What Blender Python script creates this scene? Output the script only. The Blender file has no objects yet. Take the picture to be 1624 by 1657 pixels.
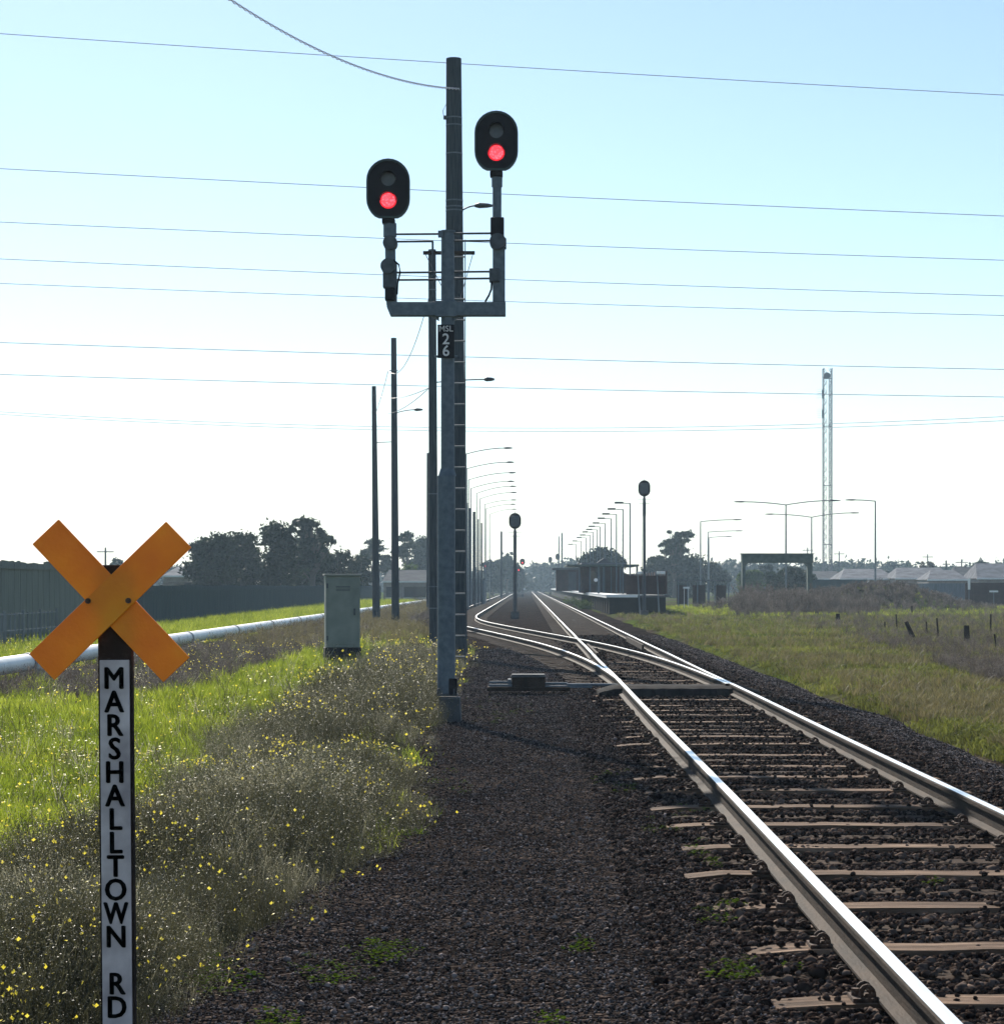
import bpy, bmesh, math, random
import numpy as np
from mathutils import Vector, Matrix

# ------------------------------------------------------------------ camera / light
F = 3600.0; VX, HY = 851.0, 948.0; EYE = 1.65
sc = bpy.context.scene
col = sc.collection
cam_d = bpy.data.cameras.new('camera'); cam = bpy.data.objects.new('camera', cam_d); col.objects.link(cam)
cam.location = (0, 0, EYE); cam.rotation_euler = (math.radians(90), 0, 0)
cam_d.sensor_fit = 'VERTICAL'; cam_d.sensor_height = 36.0; cam_d.lens = F / 1657 * 36
cam_d.shift_x = (812 - VX) / 1657; cam_d.shift_y = (HY - 828.5) / 1657
cam_d.clip_start = 0.1; cam_d.clip_end = 6000
sc.camera = cam

SUN_AZ = -15.6; SUN_EL = 30.7
world = bpy.data.worlds.new('World'); sc.world = world; world.use_nodes = True
nt = world.node_tree; bg = nt.nodes['Background']
sky = nt.nodes.new('ShaderNodeTexSky'); sky.sky_type = 'NISHITA'; sky.sun_disc = False
sky.sun_elevation = math.radians(SUN_EL); sky.sun_rotation = math.radians(SUN_AZ)
sky.air_density = 1.0; sky.dust_density = 0.12; sky.ozone_density = 2.3
nt.links.new(sky.outputs[0], bg.inputs['Color']); bg.inputs['Strength'].default_value = 0.084
sd = bpy.data.lights.new('sun', 'SUN'); sd.energy = 5.0; sd.angle = math.radians(0.6); sd.color = (1.0, 0.93, 0.82)
sun = bpy.data.objects.new('sun', sd); col.objects.link(sun)
a = math.radians(SUN_AZ); e = math.radians(SUN_EL)
sdir = Vector((math.sin(a) * math.cos(e), math.cos(a) * math.cos(e), math.sin(e)))
sun.rotation_euler = sdir.to_track_quat('Z', 'Y').to_euler(); sun.location = (-20, 60, 40)
sc.view_settings.view_transform = 'Standard'; sc.view_settings.look = 'None'
sc.view_settings.exposure = 0.76; sc.view_settings.gamma = 1.0
sc.render.engine = 'CYCLES'
sc.cycles.volume_bounces = 0; sc.cycles.max_bounces = 6; sc.cycles.transparent_max_bounces = 8

rng = np.random.default_rng(7); R_ = random.Random(5)

def W(px, py, Y):
    return Vector(((px - VX) / F * Y, Y, EYE - (py - HY) / F * Y))
def GX(px, Y): return (px - VX) / F * Y
def GZ(py, Y): return EYE - (py - HY) / F * Y

# ------------------------------------------------------------------ materials
M = {}
def mat(name, c1, c2=None, scale=8.0, rough=0.8, metal=0.0, bump=0.0, bscale=40.0, c3=None, trans=0.0,
        attr=None, emit=None, spec=0.4, stretch=(1, 1, 1), world=False, detail=6.0):
    m = bpy.data.materials.new(name); m.use_nodes = True; n = m.node_tree.nodes; l = m.node_tree.links
    p = n['Principled BSDF']; p.inputs['Roughness'].default_value = rough; p.inputs['Metallic'].default_value = metal
    p.inputs['Specular IOR Level'].default_value = spec
    if c2 is None: c2 = tuple(min(1, v * 1.25 + .002) for v in c1)
    tc = n.new('ShaderNodeTexCoord'); mp = n.new('ShaderNodeMapping'); mp.inputs['Scale'].default_value = stretch
    if world:
        ge = n.new('ShaderNodeNewGeometry'); l.new(ge.outputs['Position'], mp.inputs[0])
    else: l.new(tc.outputs['Object'], mp.inputs[0])
    if attr:
        at = n.new('ShaderNodeAttribute'); at.attribute_name = attr; fac = at.outputs['Fac']
    else:
        nz = n.new('ShaderNodeTexNoise'); nz.inputs['Scale'].default_value = scale; nz.inputs['Detail'].default_value = detail
        l.new(mp.outputs[0], nz.inputs['Vector']); fac = nz.outputs['Fac']
    cr = n.new('ShaderNodeValToRGB'); el = cr.color_ramp.elements
    lo, hi = (0.0, 1.0) if attr else (0.32, 0.68)
    el[0].position = lo; el[0].color = (*c1, 1); el[1].position = hi; el[1].color = (*c2, 1)
    if c3: x = el.new((lo + hi) / 2 + .05); x.color = (*c3, 1)
    l.new(fac, cr.inputs[0]); l.new(cr.outputs[0], p.inputs['Base Color'])
    if bump:
        b = n.new('ShaderNodeBump'); b.inputs['Strength'].default_value = bump; b.inputs['Distance'].default_value = 0.02
        nb = n.new('ShaderNodeTexNoise'); nb.inputs['Scale'].default_value = bscale; nb.inputs['Detail'].default_value = 8
        l.new(mp.outputs[0], nb.inputs['Vector']); l.new(nb.outputs['Fac'], b.inputs['Height']); l.new(b.outputs[0], p.inputs['Normal'])
    if emit:
        p.inputs['Emission Color'].default_value = (*emit[0], 1); p.inputs['Emission Strength'].default_value = emit[1]
    if trans:
        t = n.new('ShaderNodeBsdfTranslucent'); l.new(cr.outputs[0], t.inputs['Color'])
        mx = n.new('ShaderNodeMixShader'); mx.inputs[0].default_value = trans
        l.new(p.outputs[0], mx.inputs[1]); l.new(t.outputs[0], mx.inputs[2]); l.new(mx.outputs[0], n['Material Output'].inputs[0])
    M[name] = m; return m

mat('galv', (.08, .108, .132), (.125, .16, .19), 14, .6, .25, .15, 60)
mat('galv_dark', (.045, .055, .065), (.08, .095, .11), 14, .6, .3, .15, 60)
mat('cabinet', (.15, .175, .155), (.22, .245, .215), 3, .6, .1, .1, 30)
mat('timber_pole', (.022, .032, .042), (.05, .066, .078), 5, .95, 0, .5, 25, stretch=(6, 6, .4))
mat('timber_dark', (.016, .012, .010), (.045, .031, .024), 6, 1, 0, .6, 30, spec=.08)
mat('black', (.004, .004, .007), (.007, .007, .011), 10, .6, spec=.2)
mat('black_rim', (.008, .03, .028), (.012, .04, .036), 10, .4)
mat('lens_off', (.06, .065, .075), (.09, .095, .1), 10, .25)
mat('lens_red', (.6, .02, .03), (.7, .05, .06), 70, .3, emit=((1.0, .05, .07), 2.4))
mat('hood_glow', (.5, .01, .02), None, 10, .3, emit=((1.0, .0, .012), .5))  # weak red emission imitating lamp light reflected in the hood
mat('lens_red_far', (.6, .02, .03), None, 10, .3, emit=((1.0, .03, .04), 1.6))
mat('orange', (.85, .19, .002), (1.0, .40, .008), 2.6, .5, 0, .12, 90, c3=(1.0, .32, .004), spec=.4, detail=10, trans=.12)
mat('sign_white', (.36, .31, .31), (.70, .62, .60), 7, .8, 0, .1, 60, spec=.1)
mat('sign_black', (.008, .008, .008), (.016, .015, .015), 10, .6)
mat('letter_white', (.5, .5, .5), (.7, .7, .7), 10, .6)
mat('rust', (.035, .02, .013), (.12, .065, .04), 25, .85, 0, .5, 80)
mat('rail_side', (.015, .009, .006), (.048, .029, .018), 18, .8, 0, .3, 80, stretch=(1, .2, 1), world=True, spec=.12)
mat('rail_top', (.78, .76, .72), (.95, .93, .88), 30, .36, 1.0, .02, 90, stretch=(1, .05, 1), world=True)
mat('sleeper', (.06, .036, .022), (.34, .23, .155), 2.2, .8, 0, .7, 14, c3=(.17, .108, .07), stretch=(.7, 9, 4), world=True, spec=.08)
mat('sleeper_old', (.03, .02, .015), (.09, .06, .042), 2.5, .85, 0, .7, 14, stretch=(.7, 9, 4), world=True, spec=.05)
mat('stone', (.011, .008, .007), (.20, .15, .12), attr='rnd', rough=1, spec=0, c3=(.032, .023, .0195))
mat('path_stone', (.015, .0125, .0118), (.31, .262, .24), attr='rnd', rough=1, spec=.0, c3=(.050, .0415, .0385))
mat('wire', (.12, .11, .13), None, 10, .5)
mat('wire_pale', (.52, .50, .55), None, 10, .5)
mat('pipe', (.62, .64, .63), (.78, .79, .78), 2, .5, .1, .05, 30)
mat('pipe_collar', (.16, .18, .19), (.25, .27, .28), 6, .6)
mat('fence_dark', (.022, .042, .046), (.045, .075, .078), 1.5, 1, 0, .3, 20, stretch=(1, 8, .5), world=True)
mat('fence_green', (.13, .145, .125), (.19, .205, .175), 1.5, 1, 0, .3, 20, stretch=(1, 8, .5), world=True)
mat('fence_grey', (.12, .14, .15), (.2, .22, .24), 2, .8, stretch=(8, 1, .5), world=True)
mat('brick', (.045, .024, .024), (.08, .045, .04), 3, .9, 0, .3, 30)
mat('brown_sheet', (.04, .022, .022), (.062, .036, .034), 3, 1, spec=.05)
mat('concrete', (.28, .28, .27), (.42, .42, .4), 4, .85, 0, .2, 30)
mat('cover_dark', (.016, .015, .015), (.04, .036, .034), 4, 1, 0, .6, 25, spec=.05)
mat('matte_black', (.007, .008, .008), (.015, .016, .016), 6, .95, spec=.05)  # near-black matte tone of the platform wall and piers
mat('concrete_dark', (.05, .055, .06), (.09, .095, .1), 4, .9, 0, .3, 30)
mat('white_paint', (.75, .75, .73), (.82, .82, .8), 6, .5)
mat('roof_pale', (.10, .105, .12), (.19, .20, .215), 1.2, 1, 0, .3, 30, spec=.15)
mat('roof_dark', (.05, .055, .065), (.09, .095, .1), 1.2, 1, 0, .3, 30, spec=.1)
mat('house_wall', (.20, .17, .15), (.3, .26, .23), 3, .9)
mat('green_steel', (.045, .07, .055), (.09, .12, .1), 4, .6, .1)
mat('glass_dark', (.02, .025, .03), None, 4, .1)
mat('bark', (.05, .04, .032), (.13, .11, .09), 6, .9, 0, .5, 20, stretch=(5, 5, 1))
mat('leaf_dark', (.006, .013, .006), (.026, .044, .016), attr='rnd', rough=.6, trans=.22, spec=.08)
mat('leaf_blue', (.010, .020, .014), (.036, .055, .03), attr='rnd', rough=.6, trans=.25, spec=.08)
mat('leaf_green', (.03, .055, .015), (.09, .13, .03), attr='rnd', rough=.6, trans=.35, spec=.08)
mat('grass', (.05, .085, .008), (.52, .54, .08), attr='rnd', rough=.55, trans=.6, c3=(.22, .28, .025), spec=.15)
mat('grass_olive', (.05, .046, .02), (.30, .26, .09), attr='rnd', rough=.6, trans=.5, c3=(.155, .175, .034), spec=.1)
mat('grass_dry', (.06, .055, .022), (.25, .21, .10), attr='rnd', rough=.6, trans=.4)
mat('weed', (.018, .018, .008), (.95, .88, .62), attr='rnd', rough=.45, trans=.38, c3=(.085, .082, .042), spec=.3)
mat('weed_purple', (.04, .036, .03), (.22, .19, .17), attr='rnd', rough=.6, trans=.4, c3=(.10, .085, .075), spec=.1)
mat('petal', (.75, .6, .03), (.9, .78, .12), attr='rnd', rough=.5, trans=.45)
mat('herb', (.035, .07, .008), (.11, .16, .015), attr='rnd', rough=.9, trans=.3, spec=.0)
mat('litter', (.7, .7, .68), None, 10, .6)

# ground materials -------------------------------------------------------------
def ground_mat():
    m = bpy.data.materials.new('soil_and_turf'); m.use_nodes = True; n = m.node_tree.nodes; l = m.node_tree.links
    p = n['Principled BSDF']; p.inputs['Roughness'].default_value = 1; p.inputs['Specular IOR Level'].default_value = 0
    ge = n.new('ShaderNodeNewGeometry')
    def noise(s, d=6, st=None):
        x = n.new('ShaderNodeTexNoise'); x.inputs['Scale'].default_value = s; x.inputs['Detail'].default_value = d
        if st:
            mp = n.new('ShaderNodeMapping'); mp.inputs['Scale'].default_value = st; l.new(ge.outputs['Position'], mp.inputs[0]); l.new(mp.outputs[0], x.inputs['Vector'])
        else: l.new(ge.outputs['Position'], x.inputs['Vector'])
        return x
    def ramp(src, pts):
        r = n.new('ShaderNodeValToRGB'); e_ = r.color_ramp.elements
        e_[0].position, e_[0].color = pts[0][0], (*pts[0][1], 1); e_[1].position, e_[1].color = pts[-1][0], (*pts[-1][1], 1)
        for q in pts[1:-1]: k = e_.new(q[0]); k.color = (*q[1], 1)
        l.new(src, r.inputs[0]); return r
    g = ramp(noise(1.3).outputs['Fac'], [(.3, (.02, .03, .009)), (.5, (.06, .085, .016)), (.7, (.12, .15, .03))])
    d = ramp(noise(2.2).outputs['Fac'], [(.3, (.03, .024, .02)), (.55, (.075, .062, .048)), (.72, (.13, .11, .075))])
    sx = n.new('ShaderNodeSeparateXYZ'); l.new(ge.outputs['Position'], sx.inputs[0])
    # green verge left of the pipe and far field, patches elsewhere
    pz = noise(.22, 3, (1, .25, 1))
    def mr(src, a0, a1):
        x = n.new('ShaderNodeMapRange'); x.inputs[1].default_value = a0; x.inputs[2].default_value = a1; l.new(src, x.inputs[0]); return x.outputs[0]
    left = mr(sx.outputs['X'], -9.3, -10.0)
    patch = mr(pz.outputs['Fac'], .42, .6)
    mx = n.new('ShaderNodeMath'); mx.operation = 'MAXIMUM'; l.new(left, mx.inputs[0]); l.new(patch, mx.inputs[1])
    mix = n.new('ShaderNodeMix'); mix.data_type = 'RGBA'
    l.new(mx.outputs[0], mix.inputs[0]); l.new(d.outputs[0], mix.inputs[6]); l.new(g.outputs[0], mix.inputs[7])
    l.new(mix.outputs[2], p.inputs['Base Color'])
    b = n.new('ShaderNodeBump'); b.inputs['Strength'].default_value = .8; b.inputs['Distance'].default_value = .06
    l.new(noise(9, 8).outputs['Fac'], b.inputs['Height']); l.new(b.outputs[0], p.inputs['Normal'])
    M['ground'] = m
def bed_mat():
    m = bpy.data.materials.new('ballast_gravel'); m.use_nodes = True; n = m.node_tree.nodes; l = m.node_tree.links
    p = n['Principled BSDF']; p.inputs['Roughness'].default_value = 1; p.inputs['Specular IOR Level'].default_value = 0
    ge = n.new('ShaderNodeNewGeometry')
    def vor(s):
        v = n.new('ShaderNodeTexVoronoi'); v.inputs['Scale'].default_value = s; l.new(ge.outputs['Position'], v.inputs['Vector']); return v
    v1 = vor(34); v2 = vor(13)
    nz = n.new('ShaderNodeTexNoise'); nz.inputs['Scale'].default_value = 1.1; nz.inputs['Detail'].default_value = 5; l.new(ge.outputs['Position'], nz.inputs['Vector'])
    sp = n.new('ShaderNodeSeparateColor'); l.new(v1.outputs['Color'], sp.inputs[0])
    r = n.new('ShaderNodeValToRGB'); e_ = r.color_ramp.elements
    e_[0].position = 0; e_[0].color = (.016, .0135, .0128, 1); e_[1].position = 1; e_[1].color = (.098, .08, .071, 1)
    k = e_.new(.6); k.color = (.039, .0325, .030, 1)
    l.new(sp.outputs[0], r.inputs[0])
    r2 = n.new('ShaderNodeValToRGB'); e2 = r2.color_ramp.elements
    e2[0].position = .35; e2[0].color = (.5, .49, .5, 1); e2[1].position = .7; e2[1].color = (1.2, 1.14, 1.08, 1)
    l.new(nz.outputs['Fac'], r2.inputs[0])
    mu = n.new('ShaderNodeMix'); mu.data_type = 'RGBA'; mu.blend_type = 'MULTIPLY'; mu.inputs[0].default_value = 1
    l.new(r.outputs[0], mu.inputs[6]); l.new(r2.outputs[0], mu.inputs[7]); l.new(mu.outputs[2], p.inputs['Base Color'])
    ad = n.new('ShaderNodeMath'); ad.operation = 'ADD'; l.new(v1.outputs['Distance'], ad.inputs[0]); l.new(v2.outputs['Distance'], ad.inputs[1])
    b = n.new('ShaderNodeBump'); b.inputs['Strength'].default_value = 1; b.inputs['Distance'].default_value = .035; b.invert = True
    l.new(ad.outputs[0], b.inputs['Height']); l.new(b.outputs[0], p.inputs['Normal'])
    M['bed'] = m
def red_glass():
    m = M['lens_red']; n = m.node_tree.nodes; l = m.node_tree.links; p = n['Principled BSDF']
    v = n.new('ShaderNodeTexVoronoi'); v.inputs['Scale'].default_value = 34; tc = n.new('ShaderNodeTexCoord'); l.new(tc.outputs['Object'], v.inputs['Vector'])
    mr = n.new('ShaderNodeMapRange'); mr.inputs[1].default_value = .05; mr.inputs[2].default_value = .6; mr.inputs[3].default_value = 3.4; mr.inputs[4].default_value = .9
    l.new(v.outputs['Distance'], mr.inputs[0]); l.new(mr.outputs[0], p.inputs['Emission Strength'])
red_glass()
ground_mat(); bed_mat()

# ------------------------------------------------------------------ helpers
def tag(o, label=None, cat=None, group=None, kind=None):
    if label: o['label'] = label
    if cat: o['category'] = cat
    if group: o['group'] = group
    if kind: o['kind'] = kind
    return o
def thing(name, label, cat, loc=(0, 0, 0), group=None, rz=0.0):
    o = bpy.data.objects.new(name, None); col.objects.link(o); o.location = loc; o.rotation_euler = (0, 0, rz)
    o.empty_display_size = .3
    return tag(o, label, cat, group)
class MB:
    def __init__(s): s.v = []; s.f = []; s.m = []; s.k = 0
    def add(s, vs, fs, mi=0):
        b = len(s.v); s.v += [tuple(v) for v in vs]; s.f += [tuple(i + b for i in f) for f in fs]; s.m += [mi] * len(fs); return s
    def box(s, c, d, mi=0, rot=None):
        x, y, z = d[0] / 2, d[1] / 2, d[2] / 2
        vs = [Vector(p) for p in [(-x, -y, -z), (x, -y, -z), (x, y, -z), (-x, y, -z), (-x, -y, z), (x, -y, z), (x, y, z), (-x, y, z)]]
        if rot is not None: vs = [rot @ v for v in vs]
        vs = [v + Vector(c) for v in vs]
        return s.add(vs, [(0, 3, 2, 1), (4, 5, 6, 7), (0, 1, 5, 4), (1, 2, 6, 5), (2, 3, 7, 6), (3, 0, 4, 7)], mi)
    def cyl(s, p0, p1, r0, r1=None, n=12, mi=0, cap=True):
        if r1 is None: r1 = r0
        p0 = Vector(p0); p1 = Vector(p1); q = (p1 - p0).to_track_quat('Z', 'Y')
        vs = []
        for p, r in ((p0, r0), (p1, r1)):
            for i in range(n):
                t = 2 * math.pi * i / n; vs.append(p + q @ Vector((r * math.cos(t), r * math.sin(t), 0)))
        fs = [(i, (i + 1) % n, n + (i + 1) % n, n + i) for i in range(n)]
        if cap: fs += [tuple(range(n - 1, -1, -1)), tuple(range(n, 2 * n))]
        return s.add(vs, fs, mi)
    def tube(s, pts, r, n=6, mi=0):
        pts = [Vector(p) for p in pts]; vs = []; m_ = len(pts)
        for i, p in enumerate(pts):
            t = (pts[min(i + 1, m_ - 1)] - pts[max(i - 1, 0)]).normalized()
            up = Vector((0, 0, 1)) if abs(t.z) < .95 else Vector((0, 1, 0))
            x = t.cross(up).normalized(); y = t.cross(x).normalized()
            rr = r[i] if isinstance(r, (list, tuple)) else r
            for k in range(n):
                w = 2 * math.pi * k / n; vs.append(p + x * (rr * math.cos(w)) + y * (rr * math.sin(w)))
        fs = [(i * n + k, i * n + (k + 1) % n, (i + 1) * n + (k + 1) % n, (i + 1) * n + k) for i in range(m_ - 1) for k in range(n)]
        fs += [tuple(range(n - 1, -1, -1)), tuple(range((m_ - 1) * n, m_ * n))]
        return s.add(vs, fs, mi)
    def prism(s, outline, y0, y1, mi=0):          # outline in XZ, extruded along Y
        n = len(outline); vs = [(x, y0, z) for x, z in outline] + [(x, y1, z) for x, z in outline]
        fs = [tuple(range(n)), tuple(range(2 * n - 1, n - 1, -1))] + [(i, n + i, n + (i + 1) % n, (i + 1) % n) for i in range(n)]
        return s.add(vs, fs, mi)
    def sweep(s, path, prof, mis=None):           # prof in (across, up); path of (x,y,z)
        n = len(prof); vs = []
        for i, p in enumerate(path):
            t = (Vector(path[min(i + 1, len(path) - 1)]) - Vector(path[max(i - 1, 0)])); t.z = 0; t.normalize()
            rx = Vector((t.y, -t.x, 0))
            for (u, w) in prof: vs.append(Vector(p) + rx * u + Vector((0, 0, w)))
        for i in range(len(path) - 1):
            for k in range(n):
                s.add([], [], 0)
        b = len(s.v); s.v += [tuple(v) for v in vs]
        for i in range(len(path) - 1):
            for k in range(n):
                k2 = (k + 1) % n
                s.f.append((b + i * n + k, b + (i + 1) * n + k, b + (i + 1) * n + k2, b + i * n + k2)); s.m.append(mis[k] if mis else 0)
        s.f += [tuple(b + k for k in range(n)), tuple(b + (len(path) - 1) * n + k for k in range(n - 1, -1, -1))]; s.m += [0, 0]
        return s
    def build(s, name, mats, parent=None, smooth=False, bevel=0, **kw):
        me = bpy.data.meshes.new(name); me.from_pydata(s.v, [], s.f)
        if not isinstance(mats, (list, tuple)): mats = [mats]
        for m in mats: me.materials.append(M[m])
        me.polygons.foreach_set('material_index', s.m)
        if smooth: me.polygons.foreach_set('use_smooth', [True] * len(me.polygons))
        me.update()
        o = bpy.data.objects.new(name, me); col.objects.link(o)
        if parent: o.parent = parent
        if bevel:
            b = o.modifiers.new('bevel', 'BEVEL'); b.width = bevel; b.segments = 2; b.limit_method = 'ANGLE'
        if smooth:
            try:
                me.set_sharp_from_angle(angle=math.radians(40))
            except Exception: pass
        tag(o, **kw) if kw else None
        return o
def copy_tree(o, parent=None):
    c = o.copy(); col.objects.link(c); c.parent = parent
    for ch in list(o.children): copy_tree(ch, c)
    return c
def tri_mesh(name, V, T, rnd, m, parent=None, smooth=False, **kw):
    me = bpy.data.meshes.new(name); V = np.ascontiguousarray(V, np.float32); T = np.ascontiguousarray(T, np.int32)
    me.vertices.add(len(V)); me.vertices.foreach_set('co', V.ravel())
    me.loops.add(len(T) * 3); me.loops.foreach_set('vertex_index', T.ravel())
    me.polygons.add(len(T)); me.polygons.foreach_set('loop_start', np.arange(0, len(T) * 3, 3, dtype=np.int32))
    me.polygons.foreach_set('loop_total', np.full(len(T), 3, np.int32))
    me.update(calc_edges=True)
    at = me.attributes.new('rnd', 'FLOAT', 'POINT'); at.data.foreach_set('value', np.ascontiguousarray(rnd, np.float32))
    if smooth: me.polygons.foreach_set('use_smooth', np.ones(len(T), bool))
    me.materials.append(M[m]); o = bpy.data.objects.new(name, me); col.objects.link(o)
    if parent: o.parent = parent
    if kw: tag(o, **kw)
    return o
def scatter(name, temps, P, S, m, rndbase=None, tilt=0.0, full=False, zs=None, smooth=False, jitter=.0, **kw):
    """temps: list of (verts, tris, vertex_rnd) ; P points Nx3 ; S scales N"""
    Vs, Ts, Rs = [], [], []; off = 0; N = len(P); idx = rng.integers(0, len(temps), N)
    for ti, (tv, tt, tr) in enumerate(temps):
        w = np.where(idx == ti)[0]
        if not len(w): continue
        k = len(w); an = rng.uniform(0, 2 * np.pi, k); c, s_ = np.cos(an), np.sin(an)
        v = np.repeat(tv[None], k, 0) * S[w][:, None, None]
        if zs is not None: v[:, :, 2] *= zs[w][:, None]
        if full:
            bt = rng.uniform(0, 2 * np.pi, k); cb, sb = np.cos(bt)[:, None], np.sin(bt)[:, None]
            y, z = v[:, :, 1].copy(), v[:, :, 2].copy(); v[:, :, 1] = y * cb - z * sb; v[:, :, 2] = y * sb + z * cb
        elif tilt:
            tx = rng.normal(0, tilt, k)[:, None]; ty = rng.normal(0, tilt, k)[:, None]
            z = v[:, :, 2].copy(); v[:, :, 0] += z * tx; v[:, :, 1] += z * ty
        x, y = v[:, :, 0].copy(), v[:, :, 1].copy()
        v[:, :, 0] = x * c[:, None] - y * s_[:, None]; v[:, :, 1] = x * s_[:, None] + y * c[:, None]
        v += P[w][:, None, :]
        nv = len(tv); Vs.append(v.reshape(-1, 3)); Ts.append((tt[None] + (np.arange(k) * nv)[:, None, None]).reshape(-1, 3) + off)
        rb = (rndbase[w] if rndbase is not None else rng.uniform(0, 1, k))
        Rs.append(np.clip(rb[:, None] * .6 + tr[None] * .4 + rng.normal(0, jitter + 1e-6, (k, nv)), 0, 1).ravel()); off += k * nv
    return tri_mesh(name, np.concatenate(Vs), np.concatenate(Ts), np.concatenate(Rs), m, smooth=smooth, **kw)

def n2(x, y, s=1.0, seed=0):       # cheap smooth noise, about -1..1
    x = np.asarray(x, float) * s + seed * 13.7; y = np.asarray(y, float) * s + seed * 7.3
    return (np.sin(x * 1.0 + 1.7 * np.sin(y * .8 + .5)) + np.sin(y * 1.3 + 1.3 * np.sin(x * .9 + 2.1)) +
            .5 * np.sin(2.3 * x + 1.9 * y) + .5 * np.sin(2.9 * y - 2.1 * x + 1.0)) / 3.0
def sm(t): t = np.clip(t, 0, 1); return t * t * (3 - 2 * t)
offp = [(33, 0), (36, .03), (39, .09), (43.3, .2), (48, .42), (52.6, .71), (58.3, 1.16), (64, 1.74), (70, 2.38), (77, 3.15), (84, 3.9), (92.5, 4.72), (98, 5.12), (105, 5.45), (112, 5.6), (120, 5.63)]
oy = np.array([p[0] for p in offp]); ox = np.array([p[1] for p in offp])
def off(y):
    y = np.asarray(y, float)
    return sum(np.interp(y + d, oy, ox) for d in (-2.5, -1.2, 0, 1.2, 2.5)) / 5
def edgeL(y):
    y = np.asarray(y, float); return np.where(y < 14.8, -.62 - (14.8 - y) * .13, -.62 - .35 * sm((y - 15) / 14)) + .10 * n2(y, y * 0, 1.1, 3)
def bedL(y): return np.minimum(edgeL(y) - .55 - .9 * sm((np.asarray(y) - 36) / 14) * 0, 1.46 - off(y) - 1.5)
def bedR(y): return 5.0 + .18 * n2(y, y * 0, .6, 5)
def gz(x, y):                       # natural ground height
    x = np.asarray(x, float); y = np.asarray(y, float)
    inb = sm((x - bedL(y) + .1) / .5) * sm((bedR(y) + .1 - x) / .5)
    z = .025 * n2(x, y, .9, 1) + .02 * n2(x, y, 2.3, 2)
    fore = sm((30 - y) / 10) * sm((-x - 1.0) / 1.2)
    z = z - .05 * fore + .03 * fore * n2(x, y, 1.6, 8)
    # shallow ditch between pipe and weeds
    z = z - .22 * np.exp(-((x + 6.6) / .9) ** 2) * sm((y - 30) / 10)
    return z * (1 - inb) - .16 * inb
def bz(x, y):
    x = np.asarray(x, float); y = np.asarray(y, float)
    e_ = sm((x - bedL(y)) / .35) * sm((bedR(y) - x) / .6)
    trk = sm((x - .55) / .4)
    return (-.035 + .012 * n2(x, y, 4, 4) + .006 * n2(x, y, 11, 6)) * e_ - .2 * (1 - e_) - .02 * (1 - trk) * e_

# ------------------------------------------------------------------ terrain
def grid(name, xs, ys, zf, m, **kw):
    X, Y = np.meshgrid(xs, ys); Z = zf(X, Y); nx, ny = len(xs), len(ys)
    V = np.stack([X, Y, Z], -1).reshape(-1, 3); i = np.arange((ny - 1) * (nx - 1)); r, c = i // (nx - 1), i % (nx - 1)
    a0 = r * nx + c; T = np.concatenate([np.stack([a0, a0 + 1, a0 + nx + 1], -1), np.stack([a0, a0 + nx + 1, a0 + nx], -1)])
    return tri_mesh(name, V, T, np.zeros(len(V)), m, smooth=True, **kw)
xs = np.concatenate([-np.geomspace(1500, 16, 24), np.arange(-15.5, 20, .22), np.geomspace(20.5, 1500, 24)])
ys = np.concatenate([np.linspace(-60, 5, 8), np.arange(5.5, 50, .25), np.geomspace(51, 2400, 90)])
grid('ground', xs, ys, gz, 'ground', kind='structure')
ys2 = np.concatenate([np.arange(-12, 6, 1.0), np.arange(6, 45, .12), np.geomspace(45.2, 1500, 160)])
def bed_grid():
    us = np.linspace(0, 1, 90); YY = np.repeat(ys2[:, None], 90, 1)
    l0, r0 = bedL(ys2)[:, None] - .3, bedR(ys2)[:, None] + .4
    XX = l0 + (r0 - l0) * us[None]; ZZ = bz(XX, YY); nx, ny = 90, len(ys2)
    V = np.stack([XX, YY, ZZ], -1).reshape(-1, 3); i = np.arange((ny - 1) * (nx - 1)); r, c = i // (nx - 1), i % (nx - 1)
    a0 = r * nx + c; T = np.concatenate([np.stack([a0, a0 + 1, a0 + nx + 1], -1), np.stack([a0, a0 + nx + 1, a0 + nx], -1)])
    tri_mesh('gravel_track_bed', V, T, np.zeros(len(V)), 'bed', smooth=True, kind='structure')
bed_grid()

# ------------------------------------------------------------------ tracks
RL, RR = 1.46, 3.13; GC = (RL + RR) / 2; HG = (RR - RL) / 2
PROF = [(-.064, 0), (.064, 0), (.064, .012), (.012, .028), (.010, .108), (.034, .122), (.035, .146), (.030, .156), (-.030, .156), (-.035, .146), (-.034, .122), (-.010, .108), (-.012, .028), (-.064, .012)]
PM = [0] * 14; PM[7] = 1
def rail(path, parent, name='rail'):
    return MB().sweep(path, PROF, PM).build(name, ['rail_side', 'rail_top'], parent)
main = thing('railway_track', 'straight main line running from the right foreground past the platform', 'railway track', (GC, 10, 0))
def loc(path, par): return [(x - par.location.x, y - par.location.y, z - par.location.z) for x, y, z in path]
yy = list(np.arange(-6, 60, 2.0)) + list(np.geomspace(60, 1450, 40))
for rx in (RL, RR):
    rail(loc([(rx + .006 * math.sin(y * .35 + rx), y, 0.004) for y in yy], main), main)
side = thing('siding_track', 'curved rails branching left off the main line at the points', 'railway track', (GC, 40, 0))
yb = list(np.arange(34, 125, 1.5)) + list(np.geomspace(126, 1450, 30))
rail(loc([(RR - .045 - float(off(y)), y, 0.004) for y in yb], side), side, 'switch_blade_rail')
yb2 = list(np.arange(35.3, 125, 1.5)) + list(np.geomspace(126, 1450, 30))
rail(loc([(RL + .045 + (-float(off(y))), y, 0.003) for y in yb2 if True], side), side, 'switch_blade_rail')
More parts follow.
